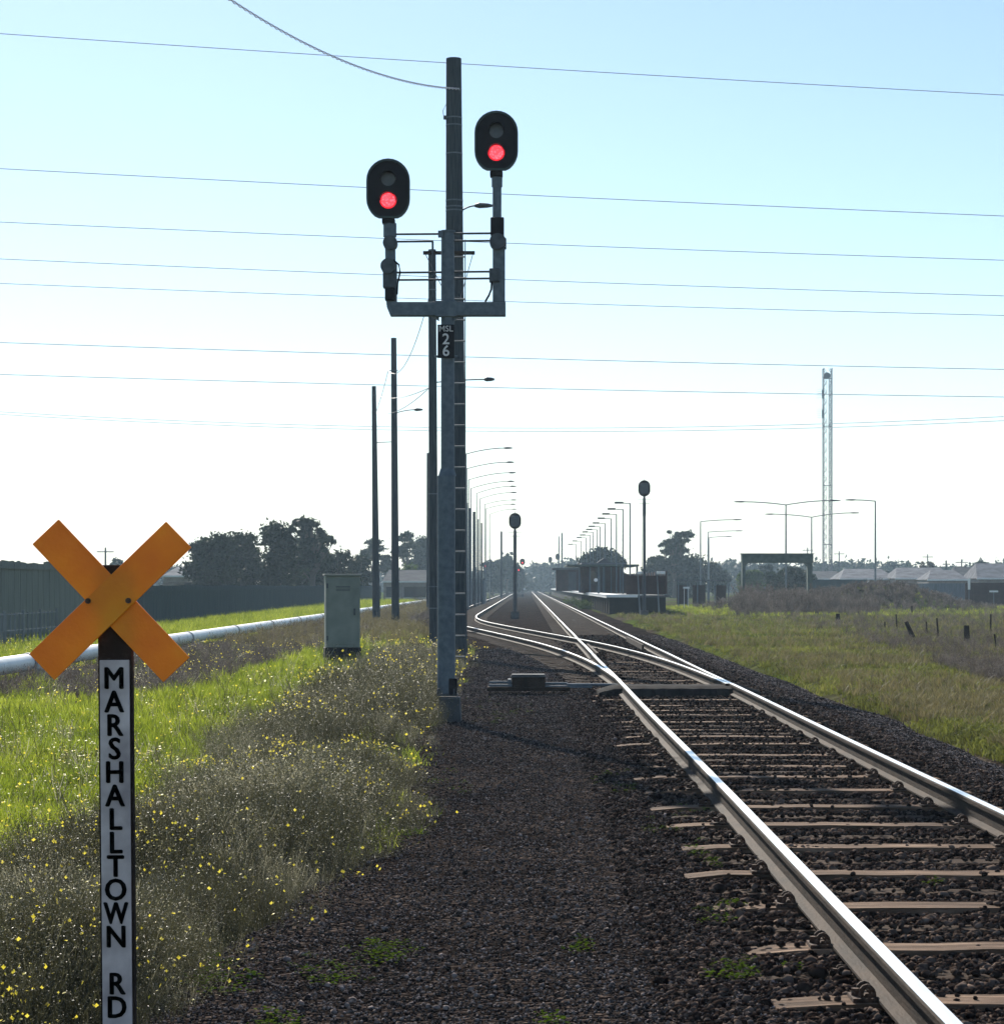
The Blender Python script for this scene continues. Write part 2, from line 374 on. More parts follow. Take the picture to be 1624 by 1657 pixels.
# check rails by the crossing
for (x0, y0, x1, y1) in ((1.60, 50, 1.60, 58), (RR - .14, 57, RR - .14, 66)):
    MB().box(((x0) - GC, (y0 + y1) / 2 - 10, .075), (.05, y1 - y0, .14)).build('check_rail', 'rail_side', main)

# sleepers
def sleeper_mesh(L, w, h, seed):
    r = random.Random(seed); b = MB(); n = 12; vs = []
    for i in range(n + 1):
        u = -L / 2 + L * i / n; dz = r.uniform(-.004, .003); d0 = r.uniform(-.008, .008); d1 = r.uniform(-.006, .006)
        if i in (0, n): dz -= .02
        vs += [(u, -w / 2 + d0, -h), (u, w / 2 + d1, -h), (u, w / 2 - .012 + d1, dz), (u, -w / 2 + .012 + d0, dz)]
    fs = []
    for i in range(n):
        for k in range(4): fs.append((4 * i + k, 4 * i + 4 + k, 4 * i + 4 + (k + 1) % 4, 4 * i + (k + 1) % 4))
    fs += [(0, 1, 2, 3), (4 * n + 3, 4 * n + 2, 4 * n + 1, 4 * n)]
    return b.add(vs, fs)
SP = .655
sl_protos = [[sleeper_mesh(2.66, .23, .1, i).build('sleeper', mname) for i in range(5)] for mname in ('sleeper', 'sleeper_old')]
def clip_mesh():
    b = MB(); b.box((0, 0, .008), (.12, .15, .016))
    pts = [(.025 * math.cos(t) - .0, -.045 + .0 * t, .03 + .03 * math.sin(t)) for t in np.linspace(-.4, math.pi + .4, 9)]
    b.tube(pts, .011, 6); b.tube([(p[0], p[1] + .075, p[2]) for p in pts], .011, 6); b.cyl((0, -.05, .02), (0, .05, .02), .014, n=6)
    b.cyl((-.04, 0, .01), (-.04, 0, .045), .016, n=6)
    return b
clip0 = clip_mesh().build('rail_clip', 'rust')
used0 = set(); usedc = False
count = 0; far = MB(); y = 7.6; i = 0
while y < 420:
    old = 1 if y > 52 else i % 2; zbury = -.012 * sm((y - 15) / 5) * (1 + math.sin(i * 2.3)); pr = sl_protos[old][i % 5]; dz = -.004 if not old else -.022
    z0 = dz + float(zbury); jx = R_.uniform(-.05, .05); rz = R_.uniform(-.012, .012)
    if count < 100:
        o = pr if (old, i % 5) not in used0 else pr.copy()
        if (old, i % 5) in used0: col.objects.link(o)
        used0.add((old, i % 5))
        o.parent = main; o.location = (jx, y - 10, z0); o.rotation_euler = (0, 0, rz); count += 1
        if y < 30:
            for rx in (RL, RR):
                for s_ in (-1, 1):
                    c = clip0 if not usedc else clip0.copy()
                    if usedc: col.objects.link(c)
                    usedc = True; c.parent = o; c.location = (rx - GC + s_ * .105 - jx, 0, .0); c.rotation_euler = (0, 0, 0 if s_ < 0 else math.pi)
                    if old: c.scale = (.7, .7, .6)
    else:
        far.box((0, y - 10, -.05 + dz), (2.66, .23, .1))
    y += SP; i += 1
far.build('distant_sleepers', 'sleeper_old', main, kind='stuff')
# siding sleepers
protoS = [sleeper_mesh(2.66, .24, .1, 20 + k).build('sleeper', 'sleeper_old') for k in range(3)]
usedS = set(); y = 37; i = 0; farS = MB()
while y < 330:
    cx = GC - float(off(y)) - GC; ang = math.atan2(float(off(y + 1) - off(y - 1)), 2)
    if y < 66:       # turnout: shared long bearers, set beside the main line's own sleepers
        x_c = cx - .15; yl = y
    else: x_c = cx; yl = y
    if i < 80:
        k = i % 3; o = protoS[k] if k not in usedS else protoS[k].copy()
        if k in usedS: col.objects.link(o)
        usedS.add(k); o.parent = side; o.location = (x_c, yl - 40, -.012); o.rotation_euler = (0, 0, ang)
    else: farS.box((x_c, yl - 40, -.062), (2.66, .23, .1))
    y += SP; i += 1
farS.build('distant_sleepers', 'sleeper_old', side, kind='stuff')

# point machine and rodding
Ypm = 35.0
pm = thing('point_machine', 'dark low box of the point machine on the gravel left of the rails', 'point machine', (GX(855, Ypm), Ypm, 0))
MB().box((0, 0, .14), (.52, .36, .16)).build('casing', 'timber_dark', pm, bevel=.012)
MB().prism([(-.28, .222), (.27, .222), (.25, .262), (-.26, .262)], -.2, .2).build('lid', 'concrete_dark', pm)
for k, (x0, x1, yy_, zz) in enumerate(((-.62, -.26, -.12, .09), (-.62, -.26, .12, .13), (.26, 1.0, -.1, .07), (.26, .62, .14, .11))):
    MB().box(((x0 + x1) / 2, yy_, zz), (x1 - x0, .05, .035)).build('operating_rod', 'galv', pm)
MB().box((0, .02, .035), (1.3, .5, .06)).build('base_timber', 'timber_dark', pm)
MB().tube([(.6, -.1, .1), (1.3, -.12, .1), (1.9, -.1, .07), (3.0, -.1, .06)], .022, 8).build('throw_rod', 'galv', pm)
MB().box((-.3, -.0, .14), (.05, .22, .09)).build('terminal_lug', 'galv', pm)
cover = []
b = MB(); n = 40
Yc = 34.2
for i in range(n + 1):
    x = 1.1 + 2.45 * i / n + 0; hh = (.125 + .004 * math.sin(i * 1.3)) * min(1, (i + 2) / 6.0, (n - i + 2) / 6.0)
    prof = [(-.62, -.06), (-.55, hh * .75), (-.40, hh), (.35, hh * .98), (.62, hh * .5), (.85, -.06)]
    b.v += [(x, Yc + p[0] + .02 * math.sin(i * 2.1), p[1]) for p in prof]
for i in range(n):
    for k in range(5): b.f.append((i * 6 + k, i * 6 + k + 1, i * 6 + 7 + k, i * 6 + 6 + k)); b.m.append(0)
b.f += [tuple(range(5, -1, -1)), tuple(n * 6 + k for k in range(6))]; b.m += [0, 0]
b.build('rodding_cover', 'cover_dark', smooth=True, label='dark rounded cover lying across the main line at the points', cat='rodding cover')

# ------------------------------------------------------------------ stones
def ico(seed, squash=.75):
    t = (1 + 5 ** .5) / 2; v = np.array([(-1, t, 0), (1, t, 0), (-1, -t, 0), (1, -t, 0), (0, -1, t), (0, 1, t), (0, -1, -t), (0, 1, -t), (t, 0, -1), (t, 0, 1), (-t, 0, -1), (-t, 0, 1)], float)
    v /= np.linalg.norm(v[0]); r = np.random.default_rng(seed); v *= r.uniform(.65, 1.2, (12, 1)); v *= np.array([1, r.uniform(.6, 1), squash * r.uniform(.7, 1.1)])
    f = np.array([(0, 11, 5), (0, 5, 1), (0, 1, 7), (0, 7, 10), (0, 10, 11), (1, 5, 9), (5, 11, 4), (11, 10, 2), (10, 7, 6), (7, 1, 8), (3, 9, 4), (3, 4, 2), (3, 2, 6), (3, 6, 8), (3, 8, 9), (4, 9, 5), (2, 4, 11), (6, 2, 10), (8, 6, 7), (9, 8, 1)])
    return v, f, np.full(12, r.uniform(.2, .8))
stones_t = [ico(i) for i in range(8)]
def fallY(N, y0, y1, p=1.0):      # density per area falls off with distance
    u = rng.uniform(0, 1, N); return y0 * (y1 / y0) ** u if p == 1.0 else (y0 ** (1 - p) + u * (y1 ** (1 - p) - y0 ** (1 - p))) ** (1 / (1 - p))
def on_sleeper(x, y):
    i = np.round((y - 7.6) / SP); d = np.abs(y - 7.6 - i * SP); return (d < .115) & (x > GC - 1.33) & (x < GC + 1.33), (i % 2 == 1)
N = 85000
sy = fallY(N, 7.4, 75, 1.0); sx = rng.uniform(.55, 4.15, N)
on, old = on_sleeper(sx, sy); rr = rng.uniform(0, 1, N)
shoulder = sx < GC - 1.33
keep = ~(on & ~old & (rr > np.clip(.04 + .35 * n2(sx, sy, 2.2, 61) + .45 * sm((sy - 15) / 7) * (.6 + .8 * n2(sx, sy, 1.1, 62)), .02, .9))) & ~(on & old & (rr > .45)) & ~((np.abs(sx - RL) < .07) | (np.abs(sx - RR) < .07)) & ((sx < .2 + .0241 * 0 + .236 * sy) )
sx, sy = sx[keep], sy[keep]; on = on[keep]
S = rng.uniform(.011, .028, len(sx)) * (1 + (rng.uniform(0, 1, len(sx)) > .96) * .6); S[sx < 1.0] *= .75; S *= 1 + .012 * np.clip(sy - 25, 0, 50)
sz = bz(sx, sy) + S * .3 + on * .025
scatter('track_ballast', stones_t, np.stack([sx, sy, sz], -1), S, 'stone', full=True, jitter=.12, kind='stuff', label='dark brown crushed stone ballast between the sleepers', cat='ballast')
N = 130000
sy = fallY(N, 7.4, 60, 1.0); sx = rng.uniform(-2.2, 1.3, N); k = (sx > bedL(sy) - .1) & (sx > -.26 * sy)
sx, sy = sx[k], sy[k]; S = rng.uniform(.004, .011, len(sx)) * (1 + .03 * np.clip(sy - 18, 0, 40)) * (1 + (rng.uniform(0, 1, len(sx)) > .97) * 1.0)
sz = bz(sx, sy) + S * .3
scatter('path_gravel', stones_t, np.stack([sx, sy, sz], -1), S, 'path_stone', full=True, jitter=.2, kind='stuff', label='fine grey brown gravel on the walkway beside the track', cat='gravel')

N = 60000
sy = fallY(N, 12, 75, 1.2); sx = rng.uniform(3.85, 5.3, N); k = sx < bedR(sy) + .1
sx, sy = sx[k], sy[k]; S = rng.uniform(.006, .017, len(sx)) * (1 + .03 * np.clip(sy - 18, 0, 50)); sz = bz(sx, sy) + S * .3
scatter('shoulder_gravel', stones_t, np.stack([sx, sy, sz], -1), S, 'path_stone', full=True, jitter=.2, kind='stuff', label='fine grey gravel on the shoulder right of the track', cat='gravel')
# ------------------------------------------------------------------ vegetation templates
def blade_clump(seed, nb=14, h=.2, spread=.05, w=.006, lean=.4):
    r = np.random.default_rng(seed); V, T, C = [], [], []
    for i in range(nb):
        a_ = r.uniform(0, 6.283); rr_ = spread * r.uniform(0, 1) ** .5; x0, y0 = rr_ * math.cos(a_), rr_ * math.sin(a_)
        d = r.uniform(0, 6.283); hh = h * r.uniform(.45, 1.0); ln = lean * hh * r.uniform(.2, 1); px, py = -math.sin(d), math.cos(d)
        f = r.uniform(-1, 1); wx, wy = w * math.cos(d + f * 1.5 + 1.57), w * math.sin(d + f * 1.5 + 1.57)
        b_ = len(V)
        for (t, ww) in ((0, 1), (.55, .8)):
            q = t * t * ln
            V += [(x0 + math.cos(d) * q - wx * ww / 2, y0 + math.sin(d) * q - wy * ww / 2, hh * t), (x0 + math.cos(d) * q + wx * ww / 2, y0 + math.sin(d) * q + wy * ww / 2, hh * t)]
        V.append((x0 + math.cos(d) * ln, y0 + math.sin(d) * ln, hh * (1 - .25 * abs(lean))))
        T += [(b_, b_ + 1, b_ + 3), (b_, b_ + 3, b_ + 2), (b_ + 2, b_ + 3, b_ + 4)]
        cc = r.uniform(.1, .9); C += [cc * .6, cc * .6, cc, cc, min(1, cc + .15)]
    return np.array(V), np.array(T), np.array(C)
def weed(seed, ns=9, h=.5, leaf=.02, nl=12, w=.004, spread=.5):
    r = np.random.default_rng(seed); V, T, C = [], [], []
    for i in range(ns):
        d = r.uniform(0, 6.283); hh = h * r.uniform(.5, 1); ln = spread * hh * r.uniform(.2, 1.0); a_ = r.uniform(0, 6.283); wx, wy = w * math.cos(a_) / 2, w * math.sin(a_) / 2
        pts = []
        for t in (0, .35, .7, 1.0):
            q = ln * t ** 1.3; pts.append(np.array([math.cos(d) * q + r.normal(0, .012), math.sin(d) * q + r.normal(0, .012), hh * t]))
        b_ = len(V)
        for p in pts: V += [tuple(p - (wx, wy, 0)), tuple(p + (wx, wy, 0))]
        for s_ in range(3): q = b_ + 2 * s_; T += [(q, q + 1, q + 3), (q, q + 3, q + 2)]
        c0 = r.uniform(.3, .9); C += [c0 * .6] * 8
        for j in range(nl):
            t = r.uniform(.15, 1.02); k = min(2, int(t * 3)); f = t * 3 - k; p = pts[k] * (1 - f) + pts[k + 1] * f
            p = p + r.normal(0, .035, 3) * (1, 1, .5); L = leaf * r.uniform(.4, 1.2); u = r.normal(0, 1, 3); u /= np.linalg.norm(u); v = np.cross(u, r.normal(0, 1, 3)); v /= np.linalg.norm(v)
            b2 = len(V); V += [tuple(p - u * L / 2 - v * L * .15), tuple(p + v * L * .25), tuple(p + u * L / 2)]; T.append((b2, b2 + 1, b2 + 2))
            cc = np.clip(r.normal(.5, .3), 0, 1); C += [cc] * 3
    return np.array(V), np.array(T), np.array(C)
def flower(seed, r0=.016):
    r = np.random.default_rng(seed); V = [(0, 0, .003)]; C = [.2]
    for i in range(8):
        a_ = i * math.pi / 4; q = r0 * (1 if i % 2 == 0 else .62) * r.uniform(.8, 1.1); V.append((q * math.cos(a_), q * math.sin(a_), r.uniform(-.003, .003))); C.append(.9)
    V = np.array(V); tx = r.uniform(.2, 1.3); rot = np.array([[1, 0, 0], [0, math.cos(tx), -math.sin(tx)], [0, math.sin(tx), math.cos(tx)]])
    return V @ rot.T, np.array([(0, 1 + i, 1 + (i + 1) % 8) for i in range(8)]), np.array(C)

# left foreground: where weeds grow / where green grass grows
def weed_w(x, y):
    # tall dry weeds with yellow flowers: a band along the bed edge, and everything near the camera
    e_ = edgeL(y) + .1
    band = sm((e_ - x) / .35) * sm((x + 2.5 + .075 * y + .35 * n2(y, y, .5, 9)) / .8)
    near = sm((15 - y + 1.2 * n2(x, y, 1.2, 4)) / 3.0) * sm((-.06 - x / y) / .02)
    lo = sm((x + 1.25 + .25) / .2)  # nothing
    band = sm((e_ - x) / .35) * sm((x + 3.15 + .3 * n2(y, y * 0, .6, 9) + .02 * np.maximum(y - 30, 0)) / .5)
    far_ = sm((y - 36) / 5) * sm((-x - 5.2) / 1.0)
    near = sm((13.3 - y + .7 * n2(x, y, 1.2, 4)) / 1.5)
    w_ = np.maximum(np.maximum(band, near), far_)
    # front edge bends left towards the camera
    w_ = w_ * sm((edgeL(y) + .05 - x) / .22)
    return np.clip(w_, 0, 1)
def leftpts(N, y0, y1, p=1.5):
    y = fallY(N, y0, y1, p); u = rng.uniform(-.255, 0.0, N); return u * y, y
# weeds
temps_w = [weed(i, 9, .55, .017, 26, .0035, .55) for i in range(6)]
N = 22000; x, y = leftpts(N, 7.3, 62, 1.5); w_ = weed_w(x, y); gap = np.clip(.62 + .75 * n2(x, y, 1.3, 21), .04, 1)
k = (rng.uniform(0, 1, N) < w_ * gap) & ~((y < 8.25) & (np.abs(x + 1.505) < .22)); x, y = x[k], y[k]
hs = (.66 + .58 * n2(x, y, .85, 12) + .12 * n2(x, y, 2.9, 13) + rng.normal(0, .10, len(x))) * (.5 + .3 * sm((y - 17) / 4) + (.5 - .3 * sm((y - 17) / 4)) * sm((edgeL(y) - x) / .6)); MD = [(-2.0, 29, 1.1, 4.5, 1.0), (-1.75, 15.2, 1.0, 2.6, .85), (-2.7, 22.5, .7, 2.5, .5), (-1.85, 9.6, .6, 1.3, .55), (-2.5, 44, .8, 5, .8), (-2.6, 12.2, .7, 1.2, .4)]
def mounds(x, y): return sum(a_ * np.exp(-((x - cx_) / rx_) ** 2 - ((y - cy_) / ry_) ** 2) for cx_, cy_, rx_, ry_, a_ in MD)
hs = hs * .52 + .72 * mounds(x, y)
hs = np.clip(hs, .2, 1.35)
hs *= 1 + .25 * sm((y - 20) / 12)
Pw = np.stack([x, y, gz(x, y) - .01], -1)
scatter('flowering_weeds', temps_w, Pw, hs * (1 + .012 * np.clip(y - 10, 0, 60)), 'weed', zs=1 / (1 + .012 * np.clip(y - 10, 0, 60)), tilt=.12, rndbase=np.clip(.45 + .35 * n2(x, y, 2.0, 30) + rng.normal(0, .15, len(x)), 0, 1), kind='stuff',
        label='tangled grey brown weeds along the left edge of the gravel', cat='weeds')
# flowers at the tops of the weeds
nf = 15000; q = rng.integers(0, len(x), nf); dens = np.clip(.30 + .75 * n2(x[q], y[q], 1.5, 40), .03, 1) * (.5 + .9 * sm((y[q] - 14) / 12)); q = q[rng.uniform(0, 1, nf) < dens]
fx = x[q] + rng.normal(0, .08, len(q)); fy = y[q] + rng.normal(0, .08, len(q)); fz = Pw[q, 2] + hs[q] * .55 * rng.uniform(.75, 1.12, len(q))
scatter('yellow_flowers', [flower(i) for i in range(6)], np.stack([fx, fy, fz], -1), rng.uniform(.32, .72, len(q)) * (1 + .034 * np.clip(fy - 9, 0, 40)), 'petal', full=False, kind='stuff', label='small yellow flowers scattered over the weeds', cat='flowers')
xb, yb_ = [], []
for (cx_, cy_, rx_, ry_, a_) in MD:
    n_ = int(150 * (rx_ * ry_) ** .5 * (.6 + a_)); xb.append(rng.normal(cx_, rx_ * .6, n_)); yb_.append(rng.normal(cy_, ry_ * .6, n_))
xb.append(rng.normal(-1.22, .12, 26)); yb_.append(rng.normal(26.9, .5, 26)); xb = np.concatenate(xb); yb_ = np.concatenate(yb_)
k = (xb < edgeL(yb_) - .12) & (yb_ > 8.6); xb, yb_ = xb[k], yb_[k]; hb2 = np.clip(.2 + .88 * mounds(xb, yb_) + rng.normal(0, .08, len(xb)), .3, 1.1)
scatter('mounded_shrubs', [weed(600 + i, 14, .62, .021, 40, .0035, .75) for i in range(5)], np.stack([xb, yb_, gz(xb, yb_) - .02], -1), hb2, 'weed', tilt=.1, rndbase=np.clip(.55 + .3 * n2(xb, yb_, 1.5, 33), 0, 1), kind='stuff', label='rounded pale grey green bushes beside the gravel and signal', cat='bushes')
# green grass
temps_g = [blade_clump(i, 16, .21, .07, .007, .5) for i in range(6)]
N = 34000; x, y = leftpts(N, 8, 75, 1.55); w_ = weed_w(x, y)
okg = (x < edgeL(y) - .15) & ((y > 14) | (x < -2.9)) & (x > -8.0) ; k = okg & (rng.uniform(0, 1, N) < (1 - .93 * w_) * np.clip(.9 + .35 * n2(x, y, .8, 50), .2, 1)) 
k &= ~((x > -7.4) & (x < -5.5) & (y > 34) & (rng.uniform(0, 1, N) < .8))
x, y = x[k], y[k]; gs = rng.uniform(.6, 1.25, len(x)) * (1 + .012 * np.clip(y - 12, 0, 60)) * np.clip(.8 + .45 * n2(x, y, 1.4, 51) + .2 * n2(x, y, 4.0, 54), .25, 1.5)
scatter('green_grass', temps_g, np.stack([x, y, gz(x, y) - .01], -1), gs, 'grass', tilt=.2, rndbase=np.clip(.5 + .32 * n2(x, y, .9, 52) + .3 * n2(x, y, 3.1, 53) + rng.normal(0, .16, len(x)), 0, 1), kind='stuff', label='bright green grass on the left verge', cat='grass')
N = 3500; x, y = leftpts(N, 11, 60, 1.5); k = (x < edgeL(y) - .2) & (x > -7.4) & (rng.uniform(0, 1, N) < (1 - weed_w(x, y)) * np.clip(.35 + .7 * n2(x, y, 1.1, 55), .03, 1)); x, y = x[k], y[k]
scatter('dry_stalks', [weed(500 + i, 5, .34, .016, 12, .0035, .5) for i in range(4)], np.stack([x, y, gz(x, y) - .01], -1), rng.uniform(.6, 1.2, len(x)) * (1 + .012 * np.clip(y - 12, 0, 60)), 'weed', tilt=.2, kind='stuff', label='thin dry stalks standing in the green grass', cat='weeds')
q = rng.integers(0, len(x), 900); fx2 = x[q] + rng.normal(0, .1, 900); fy2 = y[q] + rng.normal(0, .1, 900)
scatter('grass_flowers', [flower(20 + i) for i in range(5)], np.stack([fx2, fy2, gz(fx2, fy2) + rng.uniform(.18, .34, 900)], -1), rng.uniform(.3, .65, 900) * (1 + .03 * fy2), 'petal', kind='stuff', label='sparse yellow flowers dotted through the green grass', cat='flowers')
# verge behind the pipe + behind
N = 14000; y = fallY(N, 34, 190, 1.5); x = rng.uniform(-14.2, -9.1, N); k = x > -.26 * y; x, y = x[k], y[k]
scatter('verge_grass', temps_g, np.stack([x, y, gz(x, y) - .01], -1), rng.uniform(.8, 1.6, len(x)) * (1 + .01 * (y - 30)), 'grass', tilt=.2, kind='stuff', label='green grass strip between the white pipe and the fence', cat='grass')
# dry purple scrub in the ditch by the pipe
temps_p = [weed(100 + i, 8, .4, .035, 20, .006, .7) for i in range(4)]
N = 4200; y = fallY(N, 32, 170, 1.4); x = rng.uniform(-8.4, -5.2, N) ; k = (x > -.25 * y) & (rng.uniform(0, 1, N) < np.clip(.6 + .6 * n2(x, y, .5, 60), .1, 1)); x, y = x[k], y[k]
scatter('ditch_scrub', temps_p, np.stack([x, y, gz(x, y)], -1), rng.uniform(.35, .95, len(x)) * (1 + .004 * (y - 30)), 'weed_purple', tilt=.2, kind='stuff', label='purplish dry scrub in the ditch in front of the pipe', cat='scrub')
N = 2500; y = fallY(N, 60, 200, 1.2); x = rng.uniform(-8.4, -3.0, N); k = (x < bedL(y) - .1); x, y = x[k], y[k]
scatter('cess_scrub', temps_p, np.stack([x, y, gz(x, y)], -1), rng.uniform(.5, 1.1, len(x)) * (1 + .006 * (y - 30)), 'grass_dry', tilt=.2, kind='stuff', label='yellowish dry tufts around the feet of the left poles', cat='scrub')
# right side vegetation
def rightpts(N, y0, y1, x0, x1u, p):
    y = fallY(N, y0, y1, p); lo = x0; hi = np.maximum(lo + .5, x1u * y); x = lo + (hi - lo) * rng.uniform(0, 1, N); return x, y
temps_s = [blade_clump(200 + i, 14, .09, .09, .008, .9) for i in range(5)]
N = 24000; x, y = rightpts(N, 18, 170, 4.7, .235, 1.7); k = (x > bedR(y) - .35 * rng.uniform(0, 1, N)) & (rng.uniform(0, 1, N) < np.clip(.75 + .8 * n2(x, y, .42, 78) + .5 * n2(x, y, 1.6, 79), .06, 1)) & ~((x > 4.4) & (x < 8.4) & (y > 128)); x, y = x[k], y[k]
scatter('short_grass', temps_s, np.stack([x, y, gz(x, y)], -1), rng.uniform(.7, 1.5, len(x)) * (1 + .012 * (y - 18)), 'grass_olive', tilt=.3,
        rndbase=np.clip(.36 + .35 * n2(x, y, .45, 70) + .3 * n2(x, y, 1.9, 73) + rng.normal(0, .15, len(x)), 0, 1), kind='stuff', label='short olive grass on the right bank beside the ballast', cat='grass')
N = 9000; x, y = rightpts(N, 26, 150, 6.6, .235, 1.45)
line = 5.6 + .062 * (y) + .6 * n2(y, y * 0, .12, 71); k = (x > line) & (rng.uniform(0, 1, N) < np.clip(.62 + .6 * n2(x, y, .35, 72), .05, 1)) & ~((x > 4.4) & (x < 8.6) & (y > 126)); x, y = x[k], y[k]
scatter('dry_scrub', temps_p, np.stack([x, y, gz(x, y)], -1), rng.uniform(.35, .8, len(x)) * (1 + .004 * (y - 26)), 'weed_purple', tilt=.2, kind='stuff', label='brownish purple dry scrub on the right beyond the bank', cat='scrub')
N = 11000; x, y = rightpts(N, 20, 150, 4.9, .235, 1.5); k = rng.uniform(0, 1, N) < np.clip(.45 + .8 * n2(x, y, .5, 77), .0, 1); x, y = x[k & ~((x > 4.4) & (x < 8.6) & (y > 126))], y[k & ~((x > 4.4) & (x < 8.6) & (y > 126))]
scatter('dry_tufts', [blade_clump(300 + i, 14, .16, .08, .008, .6) for i in range(4)], np.stack([x, y, gz(x, y)], -1), rng.uniform(.6, 1.4, len(x)) * (1 + .008 * (y - 20)), 'grass_dry', tilt=.25, kind='stuff', label='straw coloured tufts dotted over the right bank', cat='grass')
# little herbs on the gravel
def herb(seed):
    r = np.random.default_rng(seed); V, T, C = [], [], []
    for i in range(16):
        a_ = r.uniform(0, 6.283); q = .06 * r.uniform(0, 1); p = np.array([q * math.cos(a_), q * math.sin(a_), r.uniform(.005, .04)]); L = r.uniform(.010, .022); d = r.uniform(0, 6.283); b_ = len(V)
        u = np.array([math.cos(d), math.sin(d), r.uniform(0, .5)]) * L; v = np.array([-math.sin(d), math.cos(d), 0]) * L * .6
        V += [tuple(p), tuple(p + u * .5 + v), tuple(p + u), tuple(p + u * .5 - v)]; T += [(b_, b_ + 1, b_ + 2), (b_, b_ + 2, b_ + 3)]; C += [r.uniform(0, 1)] * 4
    return np.array(V), np.array(T), np.array(C)
hp = []
for (px, py, n_, s_) in ((620, 1528, 26, 26), (440, 1640, 14, 26), (1160, 1390, 8, 14), (1175, 1455, 10, 14), (1195, 1560, 20, 22), (1150, 1475, 8, 14), (940, 1515, 6, 12), (1290, 1560, 4, 8), (1515, 1427, 5, 7), (970, 1245, 10, 24), (800, 1148, 26, 34), (740, 1255, 8, 20), (545, 1550, 20, 40), (360, 1570, 26, 30), (1120, 1310, 6, 14), (1060, 1335, 6, 14), (1020, 1265, 8, 12), (1130, 1370, 6, 14), (880, 1640, 5, 20), (640, 1340, 16, 30)):
    for j in range(n_):
        X_, Y_ = px + R_.gauss(0, s_), py + R_.gauss(0, s_ * .45); Yd = EYE * F / max(60, Y_ - HY); hp.append((GX(X_, Yd), Yd))
hp = np.array(hp); scatter('ground_herbs', [herb(i) for i in range(5)], np.stack([hp[:, 0], hp[:, 1], np.maximum(bz(hp[:, 0], hp[:, 1]), gz(hp[:, 0], hp[:, 1]))], -1), rng.uniform(.5, 1.1, len(hp)), 'herb', kind='stuff', label='low bright green weeds sprouting through the gravel', cat='weeds')

# ------------------------------------------------------------------ crossing sign
YS = 8.2; pxm = YS / F
gx0, gzb = GX(190, YS), -.1
lean = (190 - 183) * pxm / (740 * pxm)
cs = thing('crossing_sign', 'orange X boards on a narrow post lettered MARSHALLTOWN RD', 'sign', (GX(191, YS), YS, -.06))
cs.rotation_euler = (0, -lean * .9, 0)
zt = GZ(914, YS) + .06
MB().box((0, .03, zt / 2), (.125, .045, zt)).build('post', 'timber_dark', cs, bevel=.004)
ztop = GZ(1068, YS) + .06
MB().box((0.0, .0, ztop / 2), (.108, .014, ztop)).build('name_strip', 'sign_white', cs, bevel=.002)
strip = cs.children[-1]
def text_mesh(s_, size, name, m, parent, loc_, bold=.0, depth=.0015, sx=1.0, **kw):
    cu = bpy.data.curves.new(name, 'FONT'); cu.body = s_; cu.size = size; cu.align_x = 'CENTER'; cu.align_y = 'CENTER'; cu.extrude = depth; cu.offset = bold; cu.resolution_u = 3
    to = bpy.data.objects.new(name, cu); col.objects.link(to); dg = bpy.context.evaluated_depsgraph_get(); dg.update()
    me = bpy.data.meshes.new_from_object(to.evaluated_get(dg)); bpy.data.objects.remove(to)
    me.transform(Matrix.Rotation(math.radians(90), 4, 'X') @ Matrix.Diagonal((sx, 1, 1, 1))); me.materials.clear(); me.materials.append(M[m]); me.name = name
    o = bpy.data.objects.new(name, me); col.objects.link(o); o.parent = parent; o.location = loc_
    if kw: tag(o, **kw)
    return o
letters = list('MARSHALLTOWN') + [None] + list('RD')
for i, ch in enumerate(letters):
    if ch is None: continue
    py = 1099 + i * 38.0
    lt = text_mesh(ch, .112, 'letter', 'sign_black', strip, (-.001, -.008, GZ(py, YS) + .06), sx=.9 if ch != 'W' else .74)
    bm_ = bmesh.new()
    for dx_, dz_ in ((-.0034, 0), (.0034, 0), (0, .0022), (0, -.0022), (-.002, .0015), (.002, -.0015)):
        t2 = lt.data.copy(); t2.transform(Matrix.Translation((dx_, 0, dz_))); bm_.from_mesh(t2); bpy.data.meshes.remove(t2)
    bm_.to_mesh(lt.data); bm_.free()
    sx_l = strip.children[-1]; sx_l['label'] = 'black capital ' + ch
L = .70; Wd = .133
def board(name, cx, cz, ang, y0):
    o = MB().box((0, 0, 0), (L, .012, Wd)).build(name, 'orange', cs, bevel=.002); o.location = (cx, y0, cz); o.rotation_euler = (0, ang, 0); return o
cz = GZ(972, YS) + .06; cx = GX(180, YS) - GX(191, YS) + .015
board('cross_board', cx, cz, math.radians(47), -.004)
board('cross_board', cx, cz, math.radians(-43.6), -.0175)
for px in (146, 211):
    MB().cyl((GX(px, YS) - GX(191, YS) + .012, -.032, GZ(972, YS) + .06), (GX(px, YS) - GX(191, YS) + .012, -.0, GZ(972, YS) + .06), .0105, n=10).build('bolt', 'rust', cs)

